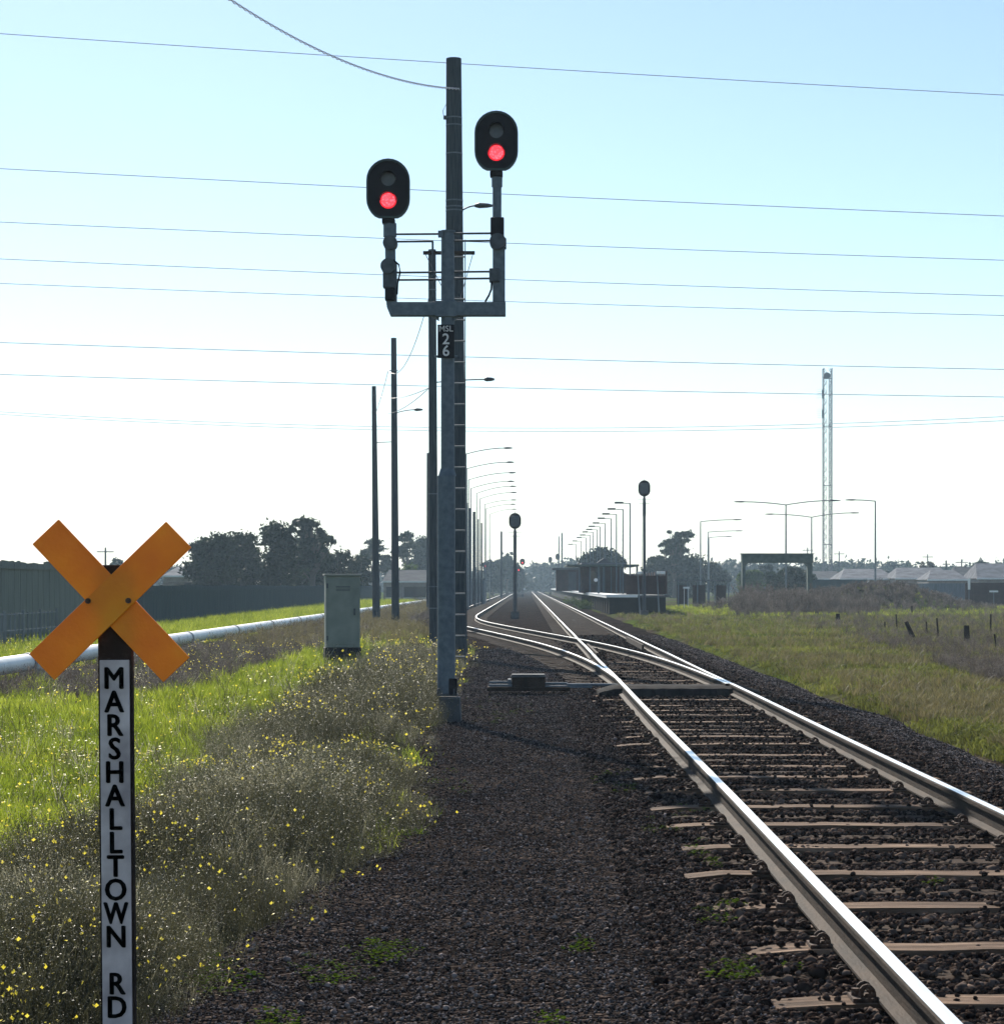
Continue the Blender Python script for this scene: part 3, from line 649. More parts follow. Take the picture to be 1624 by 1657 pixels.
# ------------------------------------------------------------------ signals
def stadium(w, h, n=14, flat=.0):
    r = w / 2; s_ = h / 2 - r; pts = []
    for i in range(n + 1): t = math.pi * i / n; pts.append((r * math.cos(t), s_ + r * math.sin(t)))
    for i in range(n + 1):
        t = math.pi + math.pi * i / n; z = -s_ + r * math.sin(t); pts.append((r * math.cos(t), max(z, -h / 2 + flat)))
    return pts
def signal_head(parent, x, z, y=0, front=True, lit='lens_red', w=.545, h=.78):
    tg = MB(); pts = stadium(w, h, 14, .035)
    tg.prism([(a_ + x, b_ + z) for a_, b_ in pts], y, y + .03)
    hd = tg.build('signal_head', 'black', parent)
    n = len(pts); rim = MB()      # raised rim
    for i in range(n):
        a0, b0 = pts[i]; a1, b1 = pts[(i + 1) % n]
        k = .93
        rim.add([(x + a0, y - .028, z + b0), (x + a1, y - .028, z + b1), (x + a1 * k, y - .028, z + b1 * k), (x + a0 * k, y - .028, z + b0 * k),
                 (x + a0, y + .0, z + b0), (x + a1, y + .0, z + b1), (x + a1 * k, y + .0, z + b1 * k), (x + a0 * k, y + .0, z + b0 * k)],
                [(0, 1, 2, 3), (0, 4, 5, 1), (3, 2, 6, 7), (4, 7, 6, 5)])
    rim.build('rim', 'black_rim', hd)
    MB().box((x, y + .15, z - .02), (.34, .24, .5)).build('housing', 'black', hd, bevel=.03)
    if front:
        for dz, m in ((.135, 'lens_off'), (-.13, lit)):
            if m != 'lens_off': MB().cyl((x, y - .004, z + dz), (x, y + .01, z + dz), .106, n=24).build('hood_glow_ring', 'hood_glow', hd)  # added glowing ring stands in for red light caught inside the hood
            ln = MB().cyl((x, y - .012, z + dz), (x, y + .01, z + dz), .088, n=24).build('lens', m, hd)
            ln['label'] = 'lit red lens' if m != 'lens_off' else 'unlit grey lens'
            hood = MB(); q = []
            for i in range(13):
                t = math.radians(-5 + 190 * i / 12); q.append((x + .1 * math.cos(t), z + dz + .1 * math.sin(t)))
            for i in range(12):
                hood.add([(q[i][0], y, q[i][1]), (q[i + 1][0], y, q[i + 1][1]), (q[i + 1][0], y - .16, q[i + 1][1] - .012), (q[i][0], y - .16, q[i][1] - .012)], [(0, 1, 2, 3)])
            ho = hood.build('hood', 'black', hd); sol = ho.modifiers.new('s', 'SOLIDIFY'); sol.thickness = .004
    return hd
Y0 = 28.0; m1 = Y0 / F
bx0 = GX(721, Y0)
sg = thing('bracket_signal', 'tall two headed railway signal on a grey bracket post, both lights red, plate MSL 26', 'signal', (bx0, Y0, 0))
def sx_(px): return GX(px, Y0) - bx0
def sz_(py): return GZ(py, Y0)
# concrete plinth and posts
MB().prism([(sx_(709), -.12), (sx_(747), -.12), (sx_(744), .25), (sx_(711), .25)], -.17, .2).build('plinth', 'concrete_dark', sg, bevel=.01)
MB().box(((sx_(706) + sx_(741)) / 2, 0.02, .285), (.26, .26, .03)).build('base_plate', 'galv_dark', sg)
for dx in (-.1, .1):
    MB().cyl((sx_(722) + dx, -.1, .28), (sx_(722) + dx, -.1, .36), .016, n=6).build('anchor_bolt', 'galv_dark', sg)
MB().box((sx_(733), -.04, .38), (.11, .14, .22)).build('cable_box', 'black', sg, bevel=.01)
zb = .3; zm = sz_(770); zt_ = sz_(376); cxp = sx_(722)
MB().cyl((cxp, 0, zb), (cxp, 0, zm), .113, .113, n=20).build('lower_post', 'galv', sg, smooth=True)
MB().cyl((cxp + .012, 0, zm), (cxp + .012, 0, zm + .09), .113, .086, n=20).build('reducer', 'galv', sg, smooth=True)
MB().cyl((cxp + .018, 0, zm + .09), (cxp + .018, 0, zt_), .086, .082, n=20).build('upper_post', 'galv', sg, smooth=True)
MB().cyl((cxp + .018, 0, zt_), (cxp + .018, 0, zt_ + .02), .095, n=20).build('post_cap', 'galv', sg)
# bracket beam
zbe = sz_(501); hb = .17
MB().prism([(sx_(640), sz_(490)), (sx_(632), sz_(490)), (sx_(626), sz_(497)), (sx_(632), sz_(512)), (sx_(818), sz_(512)), (sx_(818), sz_(490))][::-1], -.1, .06).build('bracket_beam', 'galv', sg, bevel=.006)
for s_ in (-1, 1):
    MB().prism([(cxp + s_ * .09, sz_(512) + .0), (cxp + s_ * .19, sz_(512)), (cxp + s_ * .09, sz_(520))], -.05, .0).build('gusset', 'galv', sg)
MB().box((cxp, -.06, zbe), (.27, .09, .2)).build('clamp', 'galv', sg, bevel=.008)
# right and left stems
def stem(side_):
    if side_ > 0:
        c = sx_(807)
        MB().box((c, -.02, (sz_(490) + sz_(400)) / 2), (.155, .12, sz_(400) - sz_(490))).build('stem_tube', 'galv', sg, bevel=.01)
        MB().cyl((sx_(804), -.02, sz_(400)), (sx_(804), -.02, sz_(283)), .056, n=16).build('stem_pipe', 'galv', sg, smooth=True)
        MB().cyl((sx_(804), -.02, sz_(303)), (sx_(804), -.02, sz_(282)), .068, n=16).build('stem_collar', 'galv', sg, smooth=True)
        MB().box((sx_(804.5), -.03, sz_(368)), (.17, .2, .22)).build('junction_box', 'black', sg, bevel=.012)
        MB().cyl((sx_(805), -.16, sz_(393)), (sx_(805), .02, sz_(393)), .1, n=20).build('junction_cover', 'galv_dark', sg)
        MB().box((sx_(800), -.06, sz_(447)), (.13, .14, .17)).build('junction_box', 'galv_dark', sg, bevel=.012)
        MB().tube([(sx_(796), -.1, sz_(452)), (sx_(795), -.11, sz_(470)), (sx_(791), -.11, sz_(480)), (sx_(785), -.1, sz_(490))], .013, 8).build('cable', 'black', sg)
        MB().tube([(sx_(812), -.06, sz_(380)), (sx_(818), -.07, sz_(388)), (sx_(818), -.07, sz_(405))], .009, 8).build('cable', 'black', sg)
    else:
        c = sx_(634)
        MB().box((c, -.02, (sz_(495) + sz_(425)) / 2), (.13, .12, sz_(425) - sz_(495))).build('stem_tube', 'galv', sg, bevel=.01)
        MB().cyl((sx_(632), -.02, sz_(440)), (sx_(631), -.02, sz_(357)), .066, n=16).build('stem_pipe', 'galv', sg, smooth=True)
        MB().cyl((sx_(631), -.02, sz_(384)), (sx_(631), -.02, sz_(362)), .083, n=16).build('stem_collar', 'galv', sg, smooth=True)
        MB().cyl((sx_(632), -.14, sz_(395)), (sx_(632), .03, sz_(395)), .09, n=20).build('junction_cover', 'galv_dark', sg)
        MB().cyl((sx_(629), -.17, sz_(433)), (sx_(629), .02, sz_(433)), .095, n=20).build('junction_cover', 'galv_dark', sg)
        MB().box((sx_(630), -.06, sz_(455)), (.15, .14, .2)).build('junction_box', 'galv_dark', sg, bevel=.015)
        MB().box((sx_(632), -.06, sz_(478)), (.13, .14, .16)).build('junction_box', 'black', sg, bevel=.015)
        MB().tube([(sx_(637), -.08, sz_(422)), (sx_(646), -.09, sz_(430)), (sx_(648), -.09, sz_(442)), (sx_(644), -.09, sz_(460)), (sx_(643), -.08, sz_(478))], .011, 8).build('cable', 'black', sg)
stem(1); stem(-1)
for (a0, a1, py) in ((641, 716, 379), (642, 701, 391), (642, 716, 441), (642, 716, 453), (728, 797, 378), (728, 797, 390), (728, 797, 440), (728, 797, 451)):
    MB().cyl((sx_(a0), -.0, sz_(py)), (sx_(a1), -.0, sz_(py) + (.004)), .0135, n=8).build('handrail', 'galv_dark', sg)
MB().cyl((sx_(700), 0, sz_(391)), (sx_(700), 0, sz_(441)), .0135, n=8).build('handrail', 'galv_dark', sg)
MB().box((sx_(713), -.06, sz_(380)), (.06, .06, .08)).build('rail_clamp', 'galv', sg)
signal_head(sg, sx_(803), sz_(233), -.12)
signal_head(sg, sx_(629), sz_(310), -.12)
for px, py in ((803, 283), (629, 359)):
    MB().box((sx_(px), -.03, sz_(py)), (.16, .15, .07)).build('head_bracket', 'black', sg, bevel=.012)
# number plate
pl = MB().box((cxp + .0, -.115, sz_(554)), (.21, .008, .42)).build('number_plate', 'black', sg)
text_mesh('MSL', .105, 'lettering', 'letter_white', pl, (cxp, -.121, sz_(534)), bold=.0004)
text_mesh('2', .19, 'lettering', 'letter_white', pl, (cxp, -.121, sz_(551)), bold=.0025)
text_mesh('6', .19, 'lettering', 'letter_white', pl, (cxp, -.121, sz_(570)), bold=.0025)
for s_ in (-1, 1): MB().box((cxp + s_ * .12, -.09, sz_(578)), (.05, .04, .025)).build('plate_strap', 'galv', sg)
# ladder
lad = MB(); rg = MB(); Yl = .95
zl0, zl1 = GZ(1075, Y0 + Yl), GZ(388, Y0 + Yl); xl, xr = GX(716, Y0 + Yl) - bx0, GX(752.5, Y0 + Yl) - bx0
for x in (xl, xr): MB().box((x, Yl - .0, (zl0 + zl1) / 2), (.012, .05, zl1 - zl0)).build('ladder_stile', 'galv_dark', sg)
z = zl0 + .1
while z < zl1:
    MB().cyl((xl, Yl - .05, z), (xr, Yl - .05, z), .0105, n=8).build('ladder_rung', 'pipe_collar', sg); z += 34 * (Y0 + Yl) / F
for py in (420, 700, 1000): MB().cyl((xl, Yl, GZ(py, Y0)), (cxp, 0.05, GZ(py, Y0)), .012, n=6).build('ladder_stay', 'galv_dark', sg)

def small_signal(px, py_top, Y, label, facing=False, lit=None, hgt=.72, wid=.55, extra=True, group=None):
    t = thing('signal_post', label, 'signal', (GX(px, Y), Y, 0), group)
    zt = GZ(py_top, Y); zc = zt - hgt / 2
    MB().cyl((0, 0, -.05), (0, 0, zc - hgt / 2 + .03), .075, .055, n=10).build('post', 'galv_dark', t, smooth=True)
    MB().box((0, 0, .15), (.42, .42, .4)).build('base', 'concrete_dark', t)
    if facing: signal_head(t, 0, zc, -.05, True, lit, wid, hgt)
    else:
        pts = [(x, z + zc) for x, z in stadium(wid, hgt, 12, .0)]
        hd = MB().prism(pts, 0, .03).build('signal_head', 'black', t)
        MB().box((0, -.11, zc - .02), (wid * .7, .22, hgt * .68)).build('housing', 'galv_dark', hd, bevel=.03)
        MB().cyl((0, -.1, zt), (0, -.1, zt + .09), .012, n=6).build('lug', 'galv_dark', hd)
    if extra:
        MB().box((0, -.02, zc - hgt / 2 - .65), (.17, .16, .75)).build('relay_case', 'galv_dark', t, bevel=.02)
        for k, dz in enumerate((.22, .42)):
            MB().box((0, -.02, zc - hgt / 2 - dz + .05), (.75 - k * .15, .05, .02)).build('step', 'galv', t)
        for s_ in (-.13, .13): MB().cyl((s_ * .8, .45, 0), (s_ * .5, .12, zc - .5), .013, n=6).build('ladder_stile', 'galv_dark', t)
    return t
small_signal(833, 830, 114, 'signal seen from behind, standing between the two tracks', hgt=.82, wid=.62)
small_signal(1042, 777, 117, 'tall signal seen from behind at the near end of the platform', hgt=.86, wid=.63)
small_signal(785, 909, 330, 'distant red signal beside the left track near the far poles', True, 'lens_red_far', 1.0, .8, False)
small_signal(845, 904, 345, 'distant upper red signal just right of the middle signal post', True, 'lens_red_far', 1.0, .8, False)
small_signal(839, 916, 352, 'distant lower red signal just right of the middle signal post', True, 'lens_red_far', 1.0, .8, False)
small_signal(890, 901, 420, 'far left one of the two small dark signals beyond the platform end', False, None, 1.0, .7, False)
small_signal(902, 896, 380, 'far right one of the two small dark signals beyond the platform end', False, None, 1.05, .75, False)

# ------------------------------------------------------------------ poles
def cobra(t, x0, z0, x1, z1, name='lamp_arm', r=.025, hl=.5, mt='galv', y=0):
    pts = [(x0 + (x1 - x0) * u, y, z0 + (z1 - z0) * (1 - (1 - u) ** 1.8)) for u in np.linspace(0, 1, 10)]
    MB().tube(pts, r, 8).build(name, mt, t)
    s_ = 1 if x1 > x0 else -1; b = MB(); sec = [(0, .05, .04), (.25, .1, .075), (.7, .11, .06), (1, .04, .03)]
    vs = []
    for u, w, h in sec:
        for k in range(8):
            a_ = 2 * math.pi * k / 8; vs.append((x1 + s_ * hl * u * 1.0, y + w * math.cos(a_), z1 + h * math.sin(a_) * (1 if math.sin(a_) > 0 else .8)))
    b.v = vs
    for i in range(3):
        for k in range(8): b.f.append((i * 8 + k, i * 8 + (k + 1) % 8, i * 8 + 8 + (k + 1) % 8, i * 8 + 8 + k)); b.m.append(0)
    b.f += [tuple(range(7, -1, -1)), tuple(24 + k for k in range(8))]; b.m += [0, 0]
    b.build('lamp_head', 'galv_dark', t)
def tpole(px0, px1, py_top, Y, r0, r1, label, bands=(), group='timber poles along the left of the track'):
    xb = GX(px0, Y); t = thing('timber_pole', label, 'pole', (xb, Y, 0), group); zt = GZ(py_top, Y); xt = GX(px1, Y) - xb
    n = 8; pts = [(xt * i / n, 0, -.3 + (zt + .3) * i / n) for i in range(n + 1)]
    MB().tube(pts, [r0 + (r1 - r0) * i / n for i in range(n + 1)], 18).build('pole_shaft', 'timber_pole', t, smooth=True)
    for bz_ in bands:
        f = GZ(bz_, Y) / zt; MB().cyl((xt * f, 0, f * zt), (xt * f, 0, f * zt + .03), (r0 + (r1 - r0) * f) + .006, n=18).build('steel_band', 'galv', t)
    return t, xt, zt
# big pole behind the signal
t, xt, zt = tpole(738, 734, 95, 52, .265, .178, 'thickest and tallest timber pole directly behind the bracket signal', (192, 204, 250, 326, 336, 342))
MB().box((GX(727, 52) - t.location.x, -.27, GZ(412, 52)), (1.2, .09, .075)).build('crossarm', 'timber_dark', t)
for px in (688, 766): MB().cyl((GX(px, 52) - t.location.x, -.27, GZ(412, 52)), (GX(738 if px > 730 else 732, 52) - t.location.x + (.1 if px > 730 else -.1), -.2, GZ(485, 52)), .009, n=6).build('crossarm_stay', 'wire', t)
cobra(t, GX(748, 52) - t.location.x, GZ(340, 52), GX(768, 52) - t.location.x, GZ(333, 52), r=.02, hl=.42)
MB().cyl((xt - .2, -.05, GZ(188, 52)), (xt - .2, -.05, GZ(194, 52)), .04, n=8).build('insulator', 'galv_dark', t)
MB().tube([(xt - .18, -.05, GZ(170, 52)), (xt - .25, -.05, GZ(180, 52)), (xt - .23, -.05, GZ(190, 52))], .008).build('jumper_wire', 'wire', t)
t, xt, zt = tpole(702, 699, 404, 64, .135, .11, 'timber pole just left of the signal post, second tallest', (470, 800, 950, 985))
cobra(t, GX(702, 64) - t.location.x, GZ(619, 64), GX(783, 64) - t.location.x, GZ(614, 64), r=.018, hl=.3)
t, xt, zt = tpole(640, 637, 547, 91, .165, .11, 'timber pole with a short lamp arm, between the cabinet and the signal', (600,))
cobra(t, GX(641, 91) - t.location.x, GZ(668, 91), GX(670, 91) - t.location.x, GZ(663, 91), r=.02, hl=.35)
MB().cyl((-.3, 0, GZ(600, 91)), (.1, 0, GZ(600, 91)), .02, n=6).build('bracket_arm', 'timber_dark', t)
t, xt, zt = tpole(609, 605, 625, 104, .185, .10, 'leftmost timber pole standing right of the grey cabinet', (640,))
MB().cyl((.0, 0, GZ(716, 104)), (.75, 0, GZ(715, 104)), .02, n=6).build('bracket_arm', 'timber_dark', t)
t, xt, zt = tpole(694, 693.5, 733, 135, .16, .12, 'timber pole half hidden behind the left edge of the second tallest pole', ())
for (px, py, Y, r, lb) in ((755.5, 814, 150, .055, 'first short pole in the receding row right of the big pole'), (760, 822, 165, .06, 'second short pole in the receding row right of the big pole'),
                        (767, 828, 175, .11, 'third and thickest short pole in the row right of the big pole'), (773.5, 840, 190, .055, 'fourth short pole in the receding row, thin and pale'),
                        (779, 846, 205, .075, 'fifth short pole in the receding row right of the big pole'), (811, 860, 300, .13, 'lone thin pole left of the middle signal'),
                        (904, 868, 480, .12, 'slim pole left of the pair beyond the platform'), (909, 862, 430, .14, 'slim pole right of the pair beyond the platform')):
    tpole(px, px, py, Y, r * 1.2, r, lb, (), 'distant poles along the line')
# receding lamp posts with long curved arms
ra = [(820, 725, 754, 734), (824, 748, 755, 758), (828, 765, 758, 776), (826.5, 779, 762, 790), (830, 787, 771, 798), (831.5, 797, 776, 807), (832, 809, 784, 816), (831, 816, 786, 823), (833, 824, 792, 832)]
ordn = ['first', 'second', 'third', 'fourth', 'fifth', 'sixth', 'seventh', 'eighth', 'ninth', 'tenth', 'eleventh', 'twelfth']
for i, (hx, hy, px, py) in enumerate(ra):
    Y = 8.0 * F / (HY - hy); t = thing('curved_arm_lamp', f'long curved lamp arm over the left track, {ordn[i]} from the top', 'street lamp', (GX(px, Y), Y, 0), 'curved arm lamps along the left track')
    MB().cyl((0, 0, 0), (0, 0, GZ(py, Y)), .05, .035, n=8).build('post', 'pipe_collar', t)
    cobra(t, 0, GZ(py, Y) - .02, GX(hx - 5, Y) - GX(px, Y), GZ(hy, Y), r=.028, hl=.5, mt='pipe_collar')
# platform lamps
pls = [(1000, 814, 19), (988, 824, 19.5), (979, 832, 18), (971.5, 839, 17), (963, 846.6, 15.5), (956, 852, 14.5), (952, 857, 14), (945.6, 861, 13.5), (941.7, 866, 13), (936, 870, 12), (929, 875.6, 11), (922, 881, 10)]
for i, (hx, hy, dx) in enumerate(pls):
    Y = 5.2 * F / (HY - hy); x = GX(hx + dx, Y); t = thing('platform_lamp', f'slim platform lamp post, {ordn[i]} from the near end', 'street lamp', (x, Y, 1.1), 'lamps along the platform')
    z = GZ(hy, Y) - 1.1
    MB().cyl((0, 0, 0), (0, 0, z), .05, .04, n=8).build('post', 'galv', t)
    MB().cyl((0, 0, z - .03), (-dx * .6 * Y / F, 0, z), .03, n=6).build('arm', 'galv', t)
    MB().box((-dx * .95 * Y / F, 0, z + .02), (.55, .3, .12)).build('lamp_head', 'galv_dark', t, bevel=.02)
# car park lamps
def carlamp(px, top, arms, Y, label):
    t = thing('car_park_lamp', label, 'street lamp', (GX(px, Y), Y, 0), 'tall car park lamps on the right'); z = GZ(top, Y)
    MB().cyl((0, 0, 0), (0, 0, z), .085, .05, n=8).build('post', 'pipe_collar', t)
    for (ax, ay) in arms:
        x1 = GX(ax, Y) - t.location.x; s_ = 1 if x1 > 0 else -1
        cobra(t, 0, z, x1 - s_ * .7, GZ(ay, Y), r=.04, hl=.8, mt='pipe_collar')
carlamp(1271, 817, ((1189, 812), (1357, 810)), 170, 'front double armed lamp post above the green frame')
carlamp(1312.5, 837, ((1239, 832), (1388, 830)), 200, 'rear double armed lamp post beside the lattice mast')
carlamp(1415.5, 811, ((1369, 809),), 170, 'single armed lamp post standing in front of the pale roofs')
carlamp(1133, 844, ((1198, 841),), 210, 'single armed lamp post right of the big tree, arm to the right')
carlamp(1145, 861, ((1200, 859),), 250, 'lower single armed lamp post right of the big tree')
carlamp(1146.5, 870, ((1183, 868),), 290, 'lowest and farthest of the lamp posts right of the big tree')
# small distant utility poles
for k, (px, py, Y) in enumerate(((1306, 886, 420), (1357, 892, 420), (1446, 910, 380), (1555, 905, 360), (1500, 897, 420), (1530, 907, 300), (171, 886, 260))):
    lbs = ['distant T shaped power pole behind the green frame', 'distant power pole just right of the lattice mast', 'distant power pole above the first pale roof', 'distant power pole with two short arms above the right roofs',
           'thin distant power pole above the middle roof', 'small curved street light among the right roofs', 'small distant pole rising behind the crossing sign']
    t = thing('utility_pole', lbs[k], 'pole', (GX(px, Y), Y, 0), 'distant poles among the houses'); z = GZ(py, Y)
    MB().cyl((0, 0, 0), (0, 0, z), .14, .1, n=8).build('pole_shaft', 'timber_pole', t)
    MB().box((0, -.1, z - .5), (2.0 if k != 5 else 1.0, .1, .12)).build('crossarm', 'timber_pole', t)
    if k == 3: MB().box((0, -.1, z - 1.2), (1.5, .1, .12)).build('crossarm', 'timber_pole', t)

# lattice mast
def mast(px, py, Y, w):
    t = thing('lattice_mast', 'tall slender lattice radio mast rising above the houses', 'mast', (GX(px, Y), Y, 0)); z1 = GZ(py, Y)
    b = MB(); cor = [(-w / 2, -w / 2), (w / 2, -w / 2), (w / 2, w / 2), (-w / 2, w / 2)]
    inner = [(-w * .22, -w / 2), (w * .16, -w / 2)]
    for (x, y) in cor:
        MB().cyl((x, y, 0), (x, y, z1), .085, n=6).build('mast_leg', 'wire', t)
    MB().box((w * .18, 0, z1 / 2 - 1), (.14, .14, z1 - 2)).build('cable_ladder', 'wire', t)
    n = int(z1 / .9)
    for i in range(n):
        za, zb_ = z1 * i / n, z1 * (i + 1) / n
        for (sx0, sx1) in ((-w / 2, -w * .15), (w * .22, w / 2)):
            for y in (-w / 2, w / 2):
                b.cyl((sx0 if i % 2 else sx1, y, za), (sx1 if i % 2 else sx0, y, zb_), .04, n=4, cap=False)
    for x in (-w * .15, w * .22): b.cyl((x, -w / 2, 0), (x, -w / 2, z1 * .95), .035, n=4)
    b.build('lattice', 'wire', t)
    for py_ in (613, 690, 786, 881):
        MB().box((0, -w / 2, GZ(py_, Y)), (w + .1, .1, .14)).build('ring_frame', 'galv_dark', t)
    MB().cyl((-.25, -w / 2 - .7, GZ(609, Y)), (-.25, -w / 2 - .1, GZ(609, Y)), .62, n=20).build('dish', 'galv_dark', t)
    for py_ in (640, 672):
        b2 = MB()
        for q in range(5): b2.box((-w / 2 - .8, -w / 2, GZ(py_, Y) - .5 + q * .4), (.9, .03, .04))
        b2.box((-w / 2 - .2, -w / 2, GZ(py_, Y) + .2), (.35, .3, 1.6)); b2.build('antenna_panel', 'galv', t)
mast(1338, 596, 420, 1.55)

# ------------------------------------------------------------------ wires
def parab(p0, p1, sag, n=40):
    p0 = Vector(p0); p1 = Vector(p1); return [p0.lerp(p1, t) - Vector((0, 0, 4 * sag * t * (1 - t))) for t in np.linspace(0, 1, n)]
wl = [('topmost', 54, 149, 70, .6), ('second from the top', 273, 346, 75, .5), ('third from the top', 360, 418, 80, .5), ('fourth from the top', 420, 476, 84, .5),
      ('fifth from the top', 460, 508, 88, .5), ('sixth from the top', 556, 596, 95, .45), ('seventh from the top', 608, 641, 100, .45)]
for nm, ya, yb_, Y, sag in wl:
    zl, zr = GZ(ya, Y), GZ(yb_, Y); xl_, xr_ = GX(0, Y), GX(1624, Y); g = (zr - zl) / (xr_ - xl_)
    X0, X1 = -45, 55; o = MB().tube(parab((X0, Y, zl + (X0 - xl_) * g + 4 * sag * .2), (X1, Y, zr + (X1 - xr_) * g + 4 * sag * .2), sag), .0125 if Y < 90 else .015, 5).build('overhead_wire', 'wire_pale')
    tag(o, f'thin power line crossing the whole sky, {nm}', 'wire', 'power lines crossing the sky')
for k, (pts, lb) in enumerate(((((0, 667), (400, 683), (760, 694), (1200, 689), (1624, 674)), 'upper of the two faint sagging lines low in the sky'), (((0, 671), (400, 688), (760, 700), (1200, 694), (1624, 681)), 'lower of the two faint sagging lines low in the sky'))):
    Y = 150 + k; P = [W(px, py, Y) for px, py in pts]; xsn = np.array([p.x for p in P]); zc_ = np.polyfit(xsn, [p.z for p in P], 2)
    X = np.linspace(-55, 55, 40); o = MB().tube([(x, Y, float(np.polyval(zc_, x))) for x in X], .018, 5).build('overhead_wire', 'wire_pale'); tag(o, lb, 'wire', 'faint sagging lines low in the sky')
def A(tt): return (-1.66 + .14 - 10.34 * tt, 52 - 32 * tt, 13.26 - 6.73 * tt + 10.7 * tt * tt)
tw = MB(); pts1, pts2 = [], []
for i in range(400):
    tt = .78 * i / 399; p = A(tt); ph = i * .9; pts1.append((p[0] + .02 * math.cos(ph), p[1], p[2] + .02 * math.sin(ph))); pts2.append((p[0] - .02 * math.cos(ph), p[1], p[2] - .02 * math.sin(ph)))
tw.tube(pts1, .011, 5); tw.tube(pts2, .011, 5)
tag(tw.build('twisted_cable', 'wire_pale'), 'twisted cable sagging from the top of the big pole to upper left', 'cable')
def drop(p0, p1, sag, label, r=.012):
    tag(MB().tube(parab(p0, p1, sag, 16), r, 5).build('pole_wire', 'wire'), label, 'wire', 'wires strung between the left poles')
drop(W(697, 470, 64), W(628, 600, 91), .9, 'loose wire from second tallest pole down to the lamp pole on its left')
drop(W(693, 628, 64), W(610, 640, 104), .2, 'upper wire between the leftmost pole and the pole beside the signal')
drop(W(693, 629, 64), W(608, 668, 104), .3, 'lower wire between the leftmost pole and the pole beside the signal')
drop(W(628, 600, 91), W(609, 665, 104), .1, 'short steep wire joining the two leftmost poles')

# ------------------------------------------------------------------ cabinet, pipe, fences
Yk = 46.8; cb = thing('equipment_cabinet', 'grey green steel cabinet on a dark base in the grass', 'cabinet', (GX(555, Yk), Yk, 0))
mk = Yk / F; hz0, hz1 = GZ(1048, Yk), GZ(932, Yk)
MB().box((0, .25, (hz0 + hz1) / 2), (.72, .5, hz1 - hz0)).build('body', 'cabinet', cb, bevel=.012)
cb.rotation_euler = (0, 0, math.radians(9))
MB().box((0, .25, hz1 + .02), (.78, .58, .04)).build('roof_cap', 'cabinet', cb, bevel=.008)
MB().box((0, .25, hz0 / 2 - .05), (.76, .56, hz0 + .1)).build('base', 'black', cb)
MB().box((0, -.006, (hz0 + hz1) / 2), (.62, .012, hz1 - hz0 - .14)).build('door', 'cabinet', cb, bevel=.004)
MB().box((.24, -.03, (hz0 + hz1) / 2), (.03, .04, .14)).build('handle', 'galv_dark', cb.children[-1])
for z in (.5, 1.6): MB().cyl((-.33, -.02, z), (-.33, -.02, z + .1), .014, n=8).build('hinge', 'galv_dark', cb)
for k in range(4): MB().box((0, -.014, hz1 - .22 - k * .03), (.3, .008, .012)).build('vent_slat', 'galv_dark', cb)

XP = -8.8
pp = thing('white_pipe', 'long pale pipe running above ground along the left verge', 'pipe', (XP, 30, 0))
yy_ = np.arange(30, 235, 9.3)
for i, y in enumerate(yy_):
    MB().cyl((0, y - 30 + .06, .3), (0, y - 30 + 9.24, .3), .15, n=18).build('pipe_length', 'pipe', pp, smooth=True)
    MB().cyl((0, y - 30 - .08, .3), (0, y - 30 + .08, .3), .168, n=18).build('pipe_collar', 'pipe_collar', pp, smooth=True)
    MB().box((0, y - 30 + .5, .05), (.45, .3, .24)).build('pipe_cradle', 'concrete', pp)

def fence(x0, y0, x1, y1, h, label, m, bays=2.4, name='fence', wave=0.0, z0=-.05):
    t = thing(name, label, 'fence', (x0, y0, 0)); d = Vector((x1 - x0, y1 - y0, 0)); L_ = d.length; u = d.normalized(); n = max(1, int(L_ / bays)); ang = math.atan2(u.y, u.x); rot = Matrix.Rotation(ang, 3, 'Z')
    b = MB()
    for i in range(n):
        s0, s1 = L_ * i / n, L_ * (i + 1) / n; hh = h + wave * math.sin(i * 1.7) * .5; k = 8
        for j in range(k):       # vertical boards with small offsets
            c = u * (s0 + (s1 - s0) * (j + .5) / k); q = hh + R_.uniform(-.02, .02) * (1 if wave else .4)
            b.box((c.x - u.y * (.01 * (j % 2)), c.y + u.x * .01 * (j % 2), z0 + q / 2), ((s1 - s0) / k * .985, .02, q), rot=rot)
    b.build('panel', m, t)
    bp = MB(); posts = 0
    for i in range(n + 1):
        c = u * (L_ * i / n)
        if i < 60: MB().box((c.x - u.y * .06, c.y + u.x * .06, h / 2 - .08), (.1, .1, h - .1), rot=rot).build('fence_post', m, t)
    for zr in (.3, h - .25):
        c = u * (L_ / 2); MB().box((c.x + u.y * .03, c.y - u.x * .03, zr), (L_, .05, .07), rot=rot).build('fence_rail', m, t)
    return t
fence(-14.6, 55, -14.6, 79.8, 2.42, 'taller grey green fence at the far left behind the crossing sign', 'fence_green', 3, wave=.1)
fence(-14.5, 80.2, -14.5, 128, 1.72, 'lower dark teal paling fence between sign and cabinet', 'fence_dark', 3, wave=.04)
fence(-14.5, 128.2, -14.0, 215, 1.7, 'far stretch of dark fence seen behind the left poles', 'fence_dark', 3, wave=.04)
# low pale wire fence in front of the tall one
t = thing('mesh_fence', 'low pale mesh fence at the foot of the tall left fence', 'fence', (-13.2, 50, 0))
b = MB()
for k in range(26): b.box((0, k * .5, .48), (.035, .035, .96))
for z in (.2, .5, .92): b.box((0, 6.25, z), (.02, 12.6, .025))
b.build('mesh_panel', 'fence_grey', t)
for k in range(7): MB().box((0, k * 2.1, .5), (.06, .06, 1.04)).build('fence_post', 'fence_grey', t)

